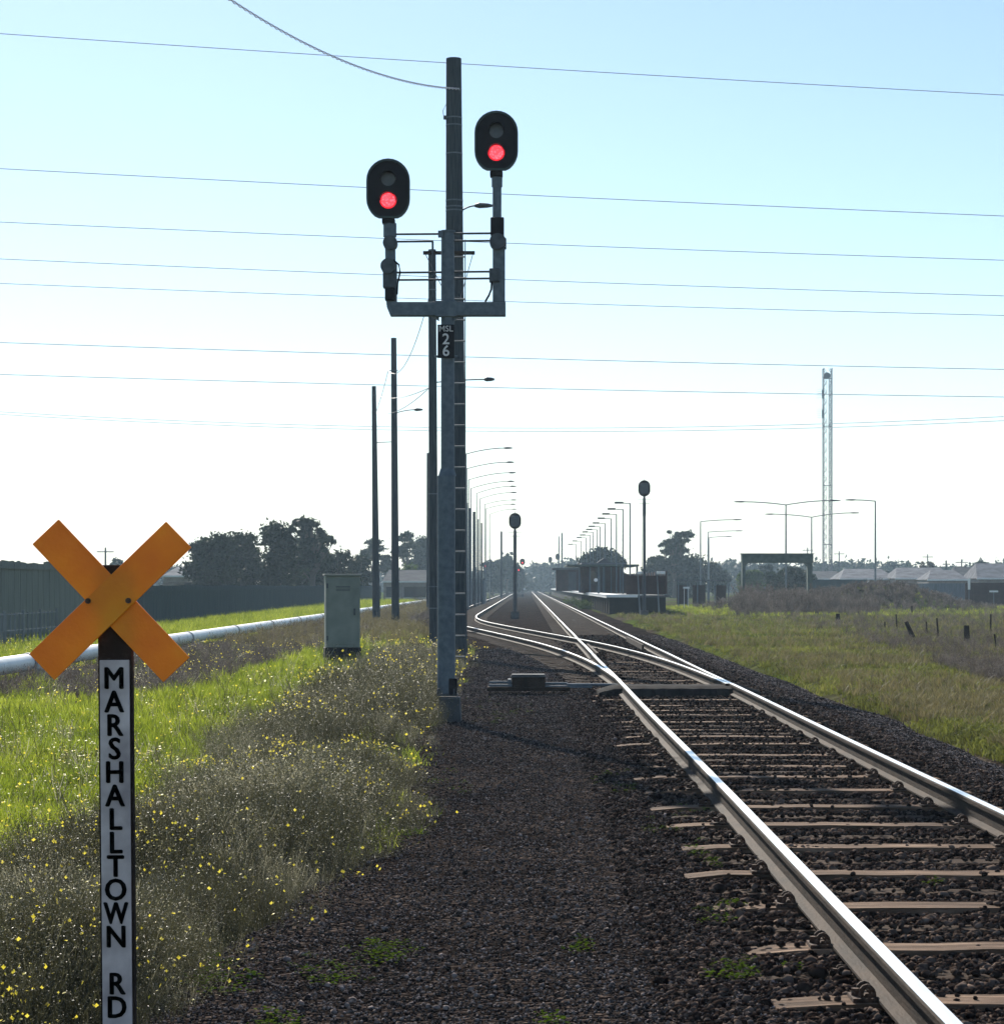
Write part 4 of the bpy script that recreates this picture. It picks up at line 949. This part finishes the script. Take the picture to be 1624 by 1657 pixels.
# white rock
def rock(px, py, w, m, label, h=.6):
    Y = EYE * F / (py - HY); t = ico(int(px), h)[0]; f = ico(int(px), h)[1]; s_ = w * Y / F / 2
    b = MB(); b.add([tuple(v * s_) for v in t], [tuple(int(q) for q in ff) for ff in f]); o = b.build('rock', m, smooth=True); o.location = (GX(px, Y), Y, float(max(gz(GX(px, Y), Y), bz(GX(px, Y), Y))) + s_ * .35)
    sb = o.modifiers.new('s', 'SUBSURF'); sb.levels = 1; sb.render_levels = 1
    tag(o, label, 'rock')
rock(345, 1088, 24, 'litter', 'pale boulder lying at the end of the scrub near the white pipe')
rock(862, 1206 - 182, 5, 'litter', 'small white stone between the tracks near the middle signal')

# relay hut
Yh = 205; t = thing('relay_hut', 'plain blue grey steel hut beside the far poles left of the track', 'hut', (GX(768, Yh), Yh, 0))
hz = GZ(938, Yh); MB().box((0, 1, hz / 2), (1.75, 2, hz)).build('wall', 'galv', t); MB().box((0, 1, hz + .05), (1.9, 2.15, .1)).build('roof', 'galv_dark', t); MB().box((.2, -.02, 1), (.8, .04, 1.9)).build('door', 'galv_dark', t)

# ------------------------------------------------------------------ platform & station
XE, XB = 4.7, 8.3; YA, YB = 130.0, 420.0
pf = thing('station_platform', 'raised railway platform with a pale edge right of the main line', 'platform', (XE, YA, 0))
MB().box(((XB - XE) / 2, (YB - YA) / 2, .48), (XB - XE - .3, YB - YA, 1.0)).build('platform_wall', 'matte_black', pf)
MB().box(((XB - XE) / 2, (YB - YA) / 2, 1.04), (XB - XE, YB - YA + .3, .12)).build('deck', 'concrete_dark', pf)
MB().box((.45, (YB - YA) / 2, 1.115), (1.0, YB - YA + .2, .03)).build('edge_strip', 'white_paint', pf)
MB().box(((XB - XE) / 2 - .6, .1, 1.118), (XB - XE - 1.4, .35, .036)).build('edge_strip', 'white_paint', pf)
MB().box(((XB - XE) / 2 - .9, -.17, 1.05), (XB - XE - 1.8, .03, .15)).build('edge_strip', 'white_paint', pf)
MB().box((-.017, (YB - YA) / 2, 1.03), (.03, YB - YA + .2, .17)).build('edge_strip', 'white_paint', pf)
for i in range(16): MB().box((-.0 + .2, 2 + i * 4, .5), (.25, .25, .98)).build('support_pier', 'matte_black', pf)
# end fence of platform with two white posts
t = thing('platform_end_fence', 'brown panel fence closing the near end and back of the platform', 'fence', (XE, YA, 1.1))
MB().box((2.3, .25, .6), (2.3, .05, 1.1)).build('panel', 'brown_sheet', t)
MB().box((3.5, 22, .75), (.06, 44, 1.35)).build('panel', 'brown_sheet', t)
for i in range(15): MB().box((3.42, .4 + i * 3.1, .75), (.08, .08, 1.5)).build('fence_post', 'galv', t)
for k, px in enumerate((1035, 1066)):
    o = thing('white_marker_post', ['white post against the platform end, left of the tall signal', 'white post with a lamp against the right end of the platform'][k], 'post', (GX(px, 127), 127, 0))
    MB().cyl((0, 0, 0), (-.12, 0, GZ(928, 127)), .05, .035, n=8).build('post', 'fence_grey', o); MB().box((.1, 0, GZ(927, 127)), (.5, .2, .16)).build('cap', 'litter', o, bevel=.03)
# shelter
Yq = 172; sh = thing('station_shelter', 'brown brick waiting shelter with a flat canopy on the platform', 'shelter', (GX(975, Yq), Yq, 1.1)); mq = Yq / F
def q_(px): return GX(px, Yq) - sh.location.x
zc = GZ(915, Yq) - 1.1
MB().box(((q_(935) + q_(1003)) / 2 + .3, 5.5, (zc - .1) / 2), (q_(1003) - q_(935), 9, zc - .1)).build('wall', 'brick', sh)
cn = MB().box(((q_(916) + q_(1032)) / 2, 4.5, zc), (q_(1032) - q_(916), 12, .14)).build('canopy', 'green_steel', sh)
MB().box(((q_(940) + q_(1012)) / 2, 4.5, zc + .13), (q_(1012) - q_(940), 11.6, .12)).build('canopy_top', 'roof_pale', cn)
for px in (937, 954, 968, 976, 1003, 1030): MB().box((q_(px), -.3, zc / 2), (.14, .14, zc - .08)).build('canopy_post', 'galv', sh)
gb = MB(); a0, a1 = q_(966), q_(990); gb.prism([(a0, zc + .2), ((a0 + a1) / 2, zc + .6), (a1, zc + .2)], .5, 6); gb.build('gable', 'roof_dark', sh)
MB().box((q_(961), .97, 1.15), (.7, .05, 1.0)).build('window', 'glass_dark', sh); MB().box((q_(972), .97, 1.0), (.8, .05, 2.0)).build('door', 'roof_dark', sh)
MB().box(((q_(985) + q_(1050)) / 2, 6, .75), (q_(1050) - q_(985), .1, 1.5)).build('screen', 'brown_sheet', sh)
sn = thing('platform_sign', 'round white sign on a thin post in front of the shelter', 'sign', (GX(966, 150), 150, 1.12)); MB().cyl((.1, 0, 0), (.1, 0, GZ(932, 150) - 1.1), .08, n=8).build('post', 'galv', sn); MB().cyl((-.1, -.08, GZ(939, 150) - 1.1), (-.1, -.02, GZ(939, 150) - 1.1), .13, n=16).build('disc', 'white_paint', sn)
# second low building/shed beyond
hb_ = thing('platform_hut', 'low dark hut with a thin roof at the far side of the platform', 'hut', (GX(935, 230), 230, 1.1))
MB().box((0, 2, 1.1), (4.5, 4, 2.2)).build('wall', 'brown_sheet', hb_); MB().box((0, 2, 2.3), (5.4, 4.8, .2)).build('roof', 'roof_dark', hb_); MB().box((-.6, -.02, 1), (.8, .04, 2)).build('door', 'roof_dark', hb_)

# ------------------------------------------------------------------ green frame, car park fence, stumps, mound
Yg = 150; gf = thing('steel_portal_frame', 'green grey flat topped frame with rounded inner corners behind the scrub', 'frame', (GX(1256, Yg), Yg, 0)); mg = Yg / F
x0, x1 = GX(1199, Yg) - gf.location.x, GX(1314, Yg) - gf.location.x; zt_, zb_ = GZ(897, Yg), GZ(911, Yg)
MB().box(((x0 + x1) / 2, 0, (zt_ + zb_) / 2), (x1 - x0, .9, zt_ - zb_)).build('beam', 'green_steel', gf, bevel=.03)
MB().box(((x0 + x1) / 2, 0, zt_ + .03), (x1 - x0 + .12, 1.0, .06)).build('beam_cap', 'green_steel', gf)
for s_, w, px in ((-1, .2, 1202), (1, .32, 1309)):
    x = GX(px, Yg) - gf.location.x; MB().box((x, 0, zb_ / 2), (w, .7, zb_)).build('leg', 'green_steel', gf)
    out = [(x - s_ * w / 2, zb_)] + [(x - s_ * (w / 2 + .32 * (1 - math.cos(t_))), zb_ - .32 * (1 - math.sin(t_))) for t_ in np.linspace(0, math.pi / 2, 6)]
    if s_ < 0: out = out[::-1]
    MB().prism(out, -.34, .34).build('knee_brace', 'green_steel', gf)

# spoil mound as terrain
def mound_z(x, y):
    return 1.75 * np.exp(-((x - 25.3) / 4.6) ** 2 - ((y - 158) / 9) ** 2) + 1.0 * np.exp(-((x - 17.5) / 4.2) ** 2 - ((y - 156) / 7) ** 2) + .1 * n2(x, y, .9, 90)
grid('terrain_mound', np.linspace(9.5, 38, 60), np.linspace(138, 180, 50), lambda X, Y: mound_z(X, Y) - .25, 'ground', kind='structure')
N = 4200; x = rng.uniform(12, 36, N); y = rng.uniform(138, 172, N); hm = mound_z(x, y); k = (rng.uniform(0, 1, N) < np.clip(hm * 1.1, 0, 1)); x, y = x[k], y[k]
scatter('mound_scrub', [weed(400 + i, 9, .6, .09, 24, .014, .6) for i in range(4)], np.stack([x, y, mound_z(x, y) - .25], -1), rng.uniform(.4, 1.15, len(x)), 'weed_purple', tilt=.15, kind='stuff', label='purplish scrub covering the low mound on the right', cat='scrub')
N = 5200; x = rng.uniform(12.5, 24, N); y = rng.uniform(112, 132, N); k = rng.uniform(0, 1, N) < np.clip(.7 + .5 * n2(x, y, .4, 91), 0, 1) * sm((x - 11) / 1.2); x, y = x[k], y[k]
# brushy bush line in front of frame (x 1190-1330)
N = 3600; px = rng.uniform(1182, 1420, N); Yb = rng.uniform(122, 147, N); x = GX(px, Yb); kk = rng.uniform(0, 1, N) < np.clip(.5 + .7 * n2(x, Yb, .55, 95), .05, 1); x, Yb, px = x[kk], Yb[kk], px[kk]; N = len(x) 
scatter('bramble_thicket', [weed(430 + i, 10, 2.15, .12, 46, .016, .4) for i in range(4)], np.stack([x, Yb, np.zeros(N) - .1], -1), rng.uniform(.4, 1.0, N) * np.clip(.8 + .35 * n2(x, Yb, .8, 96), .3, 1.1) * (.45 + .55 * sm((Yb - 122) / 16)) * (1 - .35 * sm((px - 1330) / 60)) * (.35 + .65 * sm((px - 1180) / 22)), 'weed_purple', tilt=.15, kind='stuff', label='bare purplish thicket around the feet of the green frame', cat='scrub')

N = 9000; x = rng.uniform(9, 38, N); y = rng.uniform(120, 172, N); k = rng.uniform(0, 1, N) < np.clip(.45 + .9 * n2(x, y, .3, 97), .0, 1); x, y = x[k], y[k]
scatter('mound_grass', temps_g, np.stack([x, y, np.maximum(gz(x, y), mound_z(x, y) - .25)], -1), rng.uniform(.7, 1.7, len(x)), 'grass', tilt=.2, kind='stuff', label='bright green grass patches on and before the low mound', cat='grass')
def stump(px, base, top, w, dx, label, name='fence_stump', h2=.05):
    Y = EYE * F / (base - HY); r = w * .72 * Y / F / 2; x = GX(px, Y); z1 = (base - top) * Y / F
    n = 5; pts = [(-dx * Y / F * i / n, 0, -.1 + (z1 + .1) * i / n) for i in range(n + 1)]
    o = MB().tube(pts, [r * (1.1 - .15 * i / n + R_.uniform(-.06, .06)) for i in range(n + 1)], 10).build(name, 'timber_dark'); o.location = (x, Y, 0); tag(o, label, 'post' if w < 8 else 'stump')
stump(1355, 1009, 993, 10, 0, 'short thick dark stump, leftmost of the three in the scrub')
stump(1480, 1034, 1006, 10, 15, 'thick dark stump leaning left among thin old posts')
stump(1564, 1042, 1012, 13, 1, 'widest upright dark stump near the right edge')
stump(1474.6, 996, 980, 4, 0, 'thin old post standing highest behind the leaning stump', 'old_post')
stump(1451, 1018, 994, 3.5, 2, 'thin old post just left of the leaning stump', 'old_post')
stump(1431, 1021, 1006, 3.5, 0, 'shortest thin post left of the leaning stump', 'old_post')
stump(1499, 1030, 1006, 3.5, 1, 'thin faint post just right of the leaning stump', 'old_post')
stump(1518, 1036, 1000, 4, 3, 'tall thin post midway between leaning and widest stump', 'old_post')
stump(1602, 1026, 994, 4, 0, 'thin upright post right of the widest stump', 'old_post')
stump(1612, 1050, 1026, 4, 4, 'slanting thin post by the right edge of the view', 'old_post')
stump(1269, 990, 972, 6, 0, 'small dark post under the green frame, right one', 'old_post')
stump(1225, 990, 973, 6, 0, 'small dark post under the green frame, left one', 'old_post')
stump(1530, 985, 966, 4, 14, 'sloping pole lying against the right slope of the mound', 'old_post')
Yr = 141; o = MB().box((0, 0, 0), (2.2, .08, .1)).build('low_rail', 'timber_dark'); o.location = (GX(1247, Yr), Yr, GZ(977, Yr)); tag(o, 'dark timber rail between the two small posts under the frame', 'rail')
# boundary and car park fences on the right
fence(GX(1310, 215), 215, GX(1402, 215), 215, GZ(937, 215), 'dark fence right of the green frame in front of the mast', 'fence_dark', 2.4)
fence(GX(1482, 190), 190, GX(1560, 190), 190, GZ(943, 190), 'grey paling fence in front of the right hand houses', 'fence_grey', 2.4)
fence(GX(1562, 185), 185, GX(1660, 185), 185, GZ(942, 185), 'brown fence at the right edge below the roofs', 'brown_sheet', 2.4)
cp = thing('car_park_shelter', 'low open shelter with thin posts and dark panels behind the grass right of the platform', 'shelter', (GX(1095, 175), 175, 0)); z = GZ(939, 175)
for k, px in enumerate((1097, 1112, 1128, 1146, 1156, 1178)): MB().box((GX(px, 175) - cp.location.x, 0, z / 2), (.1, .1, z)).build('post', 'galv', cp)
MB().box((2.0, .5, z), (4.4, 1.6, .1)).build('roof', 'galv_dark', cp)
for px, w in ((1104, .8), (1132, 1.0), (1168, .8)): MB().box((GX(px, 175) - cp.location.x, 1.0, .95), (w, .08, 1.5)).build('panel', 'brown_sheet', cp)
mk_ = thing('white_marker_sign', 'small white sign on two short legs right of the platform', 'sign', (GX(1110, 160), 160, 0)); MB().box((0, 0, GZ(951, 160)), (.45, .03, .14)).build('board', 'white_paint', mk_)
for s_ in (-.15, .15): MB().box((s_, .02, .7), (.04, .04, 1.5)).build('leg', 'white_paint', mk_)
for k, (px, py, lb) in enumerate(((1405, 945, 'pale round sign in the scrub below the single lamp post'), (1607, 957, 'white horizontal sign board on the brown fence at right'), (1567, 945, 'narrow white panel sign beside the grey paling fence'))):
    Yt = 178; o = thing('roadside_sign', lb, 'sign', (GX(px, Yt), Yt, 0)); z = GZ(py, Yt)
    MB().box((0, .03, z / 2), (.06, .04, z)).build('post', 'galv', o)
    if k == 0: MB().cyl((0, -.01, z), (0, .01, z), .25, n=16).build('disc', 'white_paint', o)
    else: MB().box((0, 0, z), ((.7, .12) if k == 1 else (.2, .12))[0:1] + (.03,) + ((.14,) if k == 1 else (.9,))).build('board', 'white_paint', o)

# ------------------------------------------------------------------ houses
def house(px0, px1, eave, ridge, Y, label, roof='roof_pale', depth=9, hip=.35, skew=0):
    xa, xb = GX(px0, Y), GX(px1, Y); t = thing('house', label, 'house', ((xa + xb) / 2, Y, 0), 'houses behind the fences'); w = xb - xa; ze, zr = GZ(eave, Y), GZ(ridge, Y)
    MB().box((0, depth / 2, ze / 2), (w * .94, depth * .94, ze)).build('wall', 'house_wall', t)
    r = MB(); h_ = w * hip * .45
    v = [(-w / 2, 0, ze), (w / 2, 0, ze), (w / 2, depth, ze), (-w / 2, depth, ze), (-w / 2 + h_, depth / 2, zr), (w / 2 - h_, depth / 2, zr)]
    r.add(v, [(0, 1, 5, 4), (1, 2, 5), (2, 3, 4, 5), (3, 0, 4), (3, 2, 1, 0)]); rf = r.build('roof', roof, t)
    MB().box((0, -.05, ze - .03), (w + .1, .12, .14)).build('gutter', 'litter', rf)
    for k in (-.28, .1, .3):
        wn = MB().box((w * k, depth * .03 - .02, ze - 1.1), (1.3, .06, 1.1)).build('window', 'glass_dark', t); MB().box((w * k, depth * .03 - .06, ze - 1.7), (1.5, .1, .07)).build('sill', 'white_paint', wn)
    return t
house(1358, 1452, 937, 920, 240, 'first pale roofed house right of the lattice mast', hip=.4)
house(1448, 1546, 936, 918, 235, 'middle pale roofed house with the broadest roof', hip=.3)
house(1500, 1568, 938, 922, 225, 'small gabled house in front of the middle broad roof', hip=.5, depth=7)
house(1545, 1610, 938, 917, 265, 'house with blue grey roof second from right edge', 'roof_dark', hip=.3)
house(1580, 1680, 936, 911, 240, 'house cut off by the right edge of the view', hip=.25)
house(1310, 1362, 937, 924, 300, 'long low shed roofed building behind the mast foot', 'roof_dark', hip=.05)
house(262, 322, 932, 916, 190, 'house with a pale gable just right of the crossing sign', hip=.5, depth=8)
house(618, 694, 941, 922, 230, 'house with a low grey roof behind the left poles', 'roof_dark', hip=.2)
house(1050, 1100, 940, 928, 330, 'distant low building right of the tall signal', 'roof_dark', hip=.1)

# ------------------------------------------------------------------ trees
def crown_leaves(lumps, nl, size, seed):
    r = np.random.default_rng(seed); wts = np.array([l_[3] * l_[4] * l_[5] for l_ in lumps]) ** .66; wts /= wts.sum(); idx = r.choice(len(lumps), nl, p=wts)
    Lm = np.array(lumps)[idx]; d = r.normal(0, 1, (nl, 3)); d /= np.linalg.norm(d, axis=1)[:, None]; rad = np.minimum(np.abs(r.normal(.72, .27, nl)), 1.5) * (1 + .18 * np.sin(d[:, 0] * 5 + idx) * np.cos(d[:, 2] * 6 + idx * 2))
    P = Lm[:, :3] + d * rad[:, None] * Lm[:, 3:6]
    u = r.normal(0, 1, (nl, 3)); u /= np.linalg.norm(u, axis=1)[:, None]; v = np.cross(u, r.normal(0, 1, (nl, 3))); v /= np.linalg.norm(v, axis=1)[:, None]
    s_ = size * r.uniform(.4, 1.2, nl)[:, None]
    V = np.stack([P - u * s_, P + v * s_ * .5, P + u * s_, P - v * s_ * .5], 1).reshape(-1, 3)
    b_ = np.arange(nl) * 4; T = np.concatenate([np.stack([b_, b_ + 1, b_ + 2], -1), np.stack([b_, b_ + 2, b_ + 3], -1)])
    lc = r.uniform(0, 1, len(lumps))[idx]; rn = np.repeat(np.clip(.5 * lc + .5 * r.uniform(0, 1, nl), 0, 1), 4)
    return V, T, rn
def tree(px, top, wpx, Y, label, m='leaf_dark', kind='dense', seed=1, nl=5000, base=.0, leaf=.3, name='tree', group='trees behind the fences and station'):
    x = GX(px, Y); H = GZ(top, Y); w = wpx * Y / F; r = random.Random(seed)
    t = thing(name, label, 'tree', (x, Y, 0), group); lumps = []
    if kind == 'dense':
        n = 16
        for i in range(n):
            z = H * r.uniform(.2, .9); f = math.sin(math.pi * min(1, max(.1, (z / H) * .78 + .12))); a_ = r.uniform(0, 6.28); q = w * .5 * f * r.uniform(.2, .78)
            s_ = w * r.uniform(.14, .24); lumps.append((q * math.cos(a_), q * math.sin(a_), z, s_, s_, min(s_ * .85, H * .25)))
        lumps.append((0, 0, H * .45, w * .36, w * .36, H * .38))
        lumps.append((r.uniform(-.1, .1) * w, 0, H * .86, w * .16, w * .16, H * .13))
        for i in range(10):
            a_ = r.uniform(0, 6.28); q = w * r.uniform(.1, .4); lumps.append((q * math.cos(a_), q * math.sin(a_), H * r.uniform(.7, .96), w * .07, w * .07, w * .06))
    elif kind == 'gum':
        for i in range(30):
            z = H * r.uniform(.40, .93); a_ = r.uniform(0, 6.28); q = w * .5 * r.uniform(.1, .85) * (1.1 - abs(z / H - .65)); s_ = w * r.uniform(.08, .15); lumps.append((q * math.cos(a_), q * math.sin(a_), z, s_, s_, s_ * .6))
        for i in range(22):
            z = H * r.uniform(.5, .98); a_ = r.uniform(0, 6.28); q = w * .5 * r.uniform(.2, .8) * (1.15 - abs(z / H - .65)); s_ = w * .05; lumps.append((q * math.cos(a_), q * math.sin(a_), z, s_, s_, s_ * .7))
    elif kind == 'pine':
        for i in range(7):
            z = H * (.62 + .3 * r.random()); a_ = r.uniform(0, 6.28); q = w * .5 * r.uniform(.2, .8); s_ = w * r.uniform(.13, .22); lumps.append((q * math.cos(a_), q * math.sin(a_), z, s_ * 1.3, s_ * 1.3, s_ * .5))
        lumps.append((0, 0, H * .93, w * .25, w * .25, H * .06))
    elif kind == 'dome':
        for i in range(14):
            a_ = r.uniform(0, 6.28); q = w * .42 * r.random() ** .5; z = H * (.6 + .28 * (1 - (q / (w * .5)) ** 2)); lumps.append((q * math.cos(a_), q * math.sin(a_), z, w * .13, w * .13, H * .12))
        lumps.append((0, 0, H * .45, w * .42, w * .42, H * .42))
    b = MB(); th = max(.1, H * .025)
    b.tube([(0, 0, -.2), (r.uniform(-.02, .02) * w, 0, H * .3), (r.uniform(-.04, .04) * w, 0, H * .62), (0, 0, H * .85)], [th * 1.3, th, th * .7, th * .25], 8)
    for lm in lumps:
        z0 = H * r.uniform(.25, .5); b.tube([(0, 0, z0), (lm[0] * .5, lm[1] * .5, z0 + (lm[2] - z0) * .45), (lm[0], lm[1], lm[2])], [th * .5, th * .32, th * .12], 6)
    b.build('trunk', 'bark', t, smooth=True)
    V, T, rn = crown_leaves(lumps, int(nl * 1.3), leaf * .72, seed); tri_mesh('crown', V, T, rn, m, parent=t)
    return t
LF = 'leaf_dark'
tree(345, 868, 95, 175, 'broad dark tree just right of the crossing sign', LF, 'dense', 11, 9000, leaf=.28)
tree(395, 862, 85, 182, 'dark tree second in the clump left of the cabinet', LF, 'dense', 12, 8000, leaf=.28)
tree(452, 846, 90, 178, 'dark tree in the middle of the clump left of the cabinet', LF, 'dense', 13, 9000, leaf=.28)
tree(505, 834, 90, 186, 'tallest airy tree in the clump above the cabinet', 'leaf_blue', 'gum', 14, 7500, leaf=.26)
tree(490, 866, 100, 190, 'low dark tree filling below the tall airy one', LF, 'dense', 15, 8000, leaf=.28)
tree(545, 888, 70, 195, 'small dark tree right above the cabinet', LF, 'dense', 16, 5000, leaf=.25)
tree(580, 898, 60, 215, 'small bushy tree between the cabinet and the leftmost pole', LF, 'dense', 17, 5000, leaf=.25)
tree(605, 871, 50, 300, 'flat topped pine showing around the leftmost pole', 'leaf_blue', 'pine', 18, 3500, leaf=.33)
tree(624, 898, 36, 300, 'smaller flat topped pine between the two left poles', 'leaf_blue', 'pine', 19, 3000, leaf=.33)
tree(658, 860, 46, 290, 'thin stemmed pine right of the pole with the short lamp', 'leaf_blue', 'pine', 20, 3500, leaf=.3)
tree(682, 866, 66, 330, 'rounded blue green tree behind the second tallest pole', 'leaf_blue', 'dense', 21, 7000, leaf=.4)
tree(662, 915, 50, 250, 'low bright bush behind the roof right of the left poles', 'leaf_green', 'dense', 22, 3500, leaf=.3)
tree(798, 908, 46, 420, 'blue grey tree behind the distant red signal', 'leaf_blue', 'dense', 23, 5000, leaf=.5)
tree(820, 894, 44, 440, 'tall ragged tree left of the middle signal post', 'leaf_blue', 'gum', 24, 5000, leaf=.5)
tree(835, 915, 40, 450, 'low rounded tree right behind the middle signal post', 'leaf_blue', 'dense', 25, 4000, leaf=.5)
tree(969, 886, 84, 290, 'dome shaped tree behind the station shelter', 'leaf_dark', 'dome', 26, 9000, leaf=.4)
tree(1090, 857, 70, 300, 'tall ragged gum tree right of the tall signal', 'leaf_blue', 'gum', 27, 7500, leaf=.36)
tree(1108, 902, 110, 305, 'wide low tree under the tall gum right of the signal', 'leaf_dark', 'dense', 28, 9000, leaf=.42)
tree(1062, 905, 60, 310, 'low tree between the tall signal and the gum', 'leaf_dark', 'dense', 29, 6000, leaf=.4)
tree(1160, 915, 46, 320, 'small tree at the right foot of the wide low tree', 'leaf_dark', 'dense', 30, 4000, leaf=.4)
tree(1215, 922, 50, 260, 'bush seen below the left end of the green frame', 'leaf_green', 'dome', 31, 4000, leaf=.35)
tree(1275, 918, 80, 230, 'rounded bush seen through the green frame', 'leaf_dark', 'dome', 32, 5000, leaf=.33)
tree(1238, 912, 34, 330, 'pale open tree seen through the left of the green frame', 'leaf_blue', 'gum', 33, 2500, leaf=.4)
tree(1300, 924, 40, 300, 'small bush below the right leg of the green frame', 'leaf_dark', 'dome', 36, 2500, leaf=.33)
tree(1500, 909, 34, 330, 'bare brownish round topped tree above the middle roof', 'weed_purple', 'gum', 34, 2500, leaf=.35)
tree(1586, 906, 26, 340, 'small dark tree above the roofs near the right edge', 'leaf_dark', 'dense', 35, 3000, leaf=.4)
tree(190, 902, 30, 300, 'small tree showing between the arms of the crossing sign', 'leaf_blue', 'dense', 37, 2500, leaf=.4)

def belt(name, pts, Y, hmin, hmax, w, m, label, seed, nl, leaf, nlump):
    r = random.Random(seed); lumps = []
    for i in range(nlump):
        px = r.uniform(*pts); d = r.uniform(-12, 12); h = r.uniform(hmin, hmax); Yd = Y + d; s_ = w * r.uniform(.5, 1.1)
        lumps.append((GX(px, Y), d, h * .5, s_, s_, h * .5))
        lumps.append((GX(px, Y) + r.uniform(-.6, .6) * s_, d, h * .85, s_ * .5, s_ * .5, h * .18))
    V, T, rn = crown_leaves(lumps, nl, leaf, seed); o = tri_mesh(name, V, T, rn, m, kind='stuff', label=label, cat='trees'); o.location = (0, Y, 0)
belt('distant_wood', (790, 905), 1100, 6, 11, 7, 'leaf_blue', 'far blue hazy wood where the tracks vanish', 51, 22000, 1.1, 26)
belt('line_side_wood', (868, 935), 620, 5, 8.5, 5, 'leaf_blue', 'hazy trees just left of the platform end', 52, 16000, .7, 22)
belt('horizon_wood', (1160, 1640), 520, 5, 7.5, 8, 'leaf_blue', 'low line of hazy trees behind the right hand houses', 53, 30000, .7, 50)
belt('left_horizon_wood', (-20, 330), 420, 4, 6, 7, 'leaf_blue', 'low hazy trees behind the left fence', 54, 12000, .6, 22)
belt('mid_horizon_wood', (560, 860), 560, 4, 6, 7, 'leaf_blue', 'low hazy trees behind the left poles', 55, 14000, .7, 26)

# low bushes along the platform face
for k, (px, py, Y, w) in enumerate(((4.15, 0, 178, .5), (4.1, 0, 205, .55), (4.2, 0, 160, .4))):
    lumps = [(R_.uniform(-w, w), R_.uniform(-.5, .5), .3, .5, .5, .4) for i in range(5)]; V, T, rn = crown_leaves(lumps, 900, .08, 60 + k)
    o = tri_mesh('bush', V, T, rn, 'leaf_green'); o.location = (px, Y, -.1); tag(o, ['small olive bush below the middle of the platform edge', 'small bush farther along the platform face', 'small bush nearest the camera beside the platform'][k], 'bush')

# ------------------------------------------------------------------ haze
hz_ = MB().box((0, 1150, 24), (2900, 2390, 52)).build('haze', 'wire'); hz_['kind'] = 'stuff'
hm = bpy.data.materials.new('haze_air'); hm.use_nodes = True; hn = hm.node_tree.nodes; hn.remove(hn['Principled BSDF'])
pv = hn.new('ShaderNodeVolumePrincipled'); pv.inputs['Color'].default_value = (.62, .83, 1.0, 1); pv.inputs['Density'].default_value = .00038; pv.inputs['Anisotropy'].default_value = .2
hm.node_tree.links.new(pv.outputs[0], hn['Material Output'].inputs['Volume']); hz_.data.materials.clear(); hz_.data.materials.append(hm); hz_.display_type = 'WIRE'
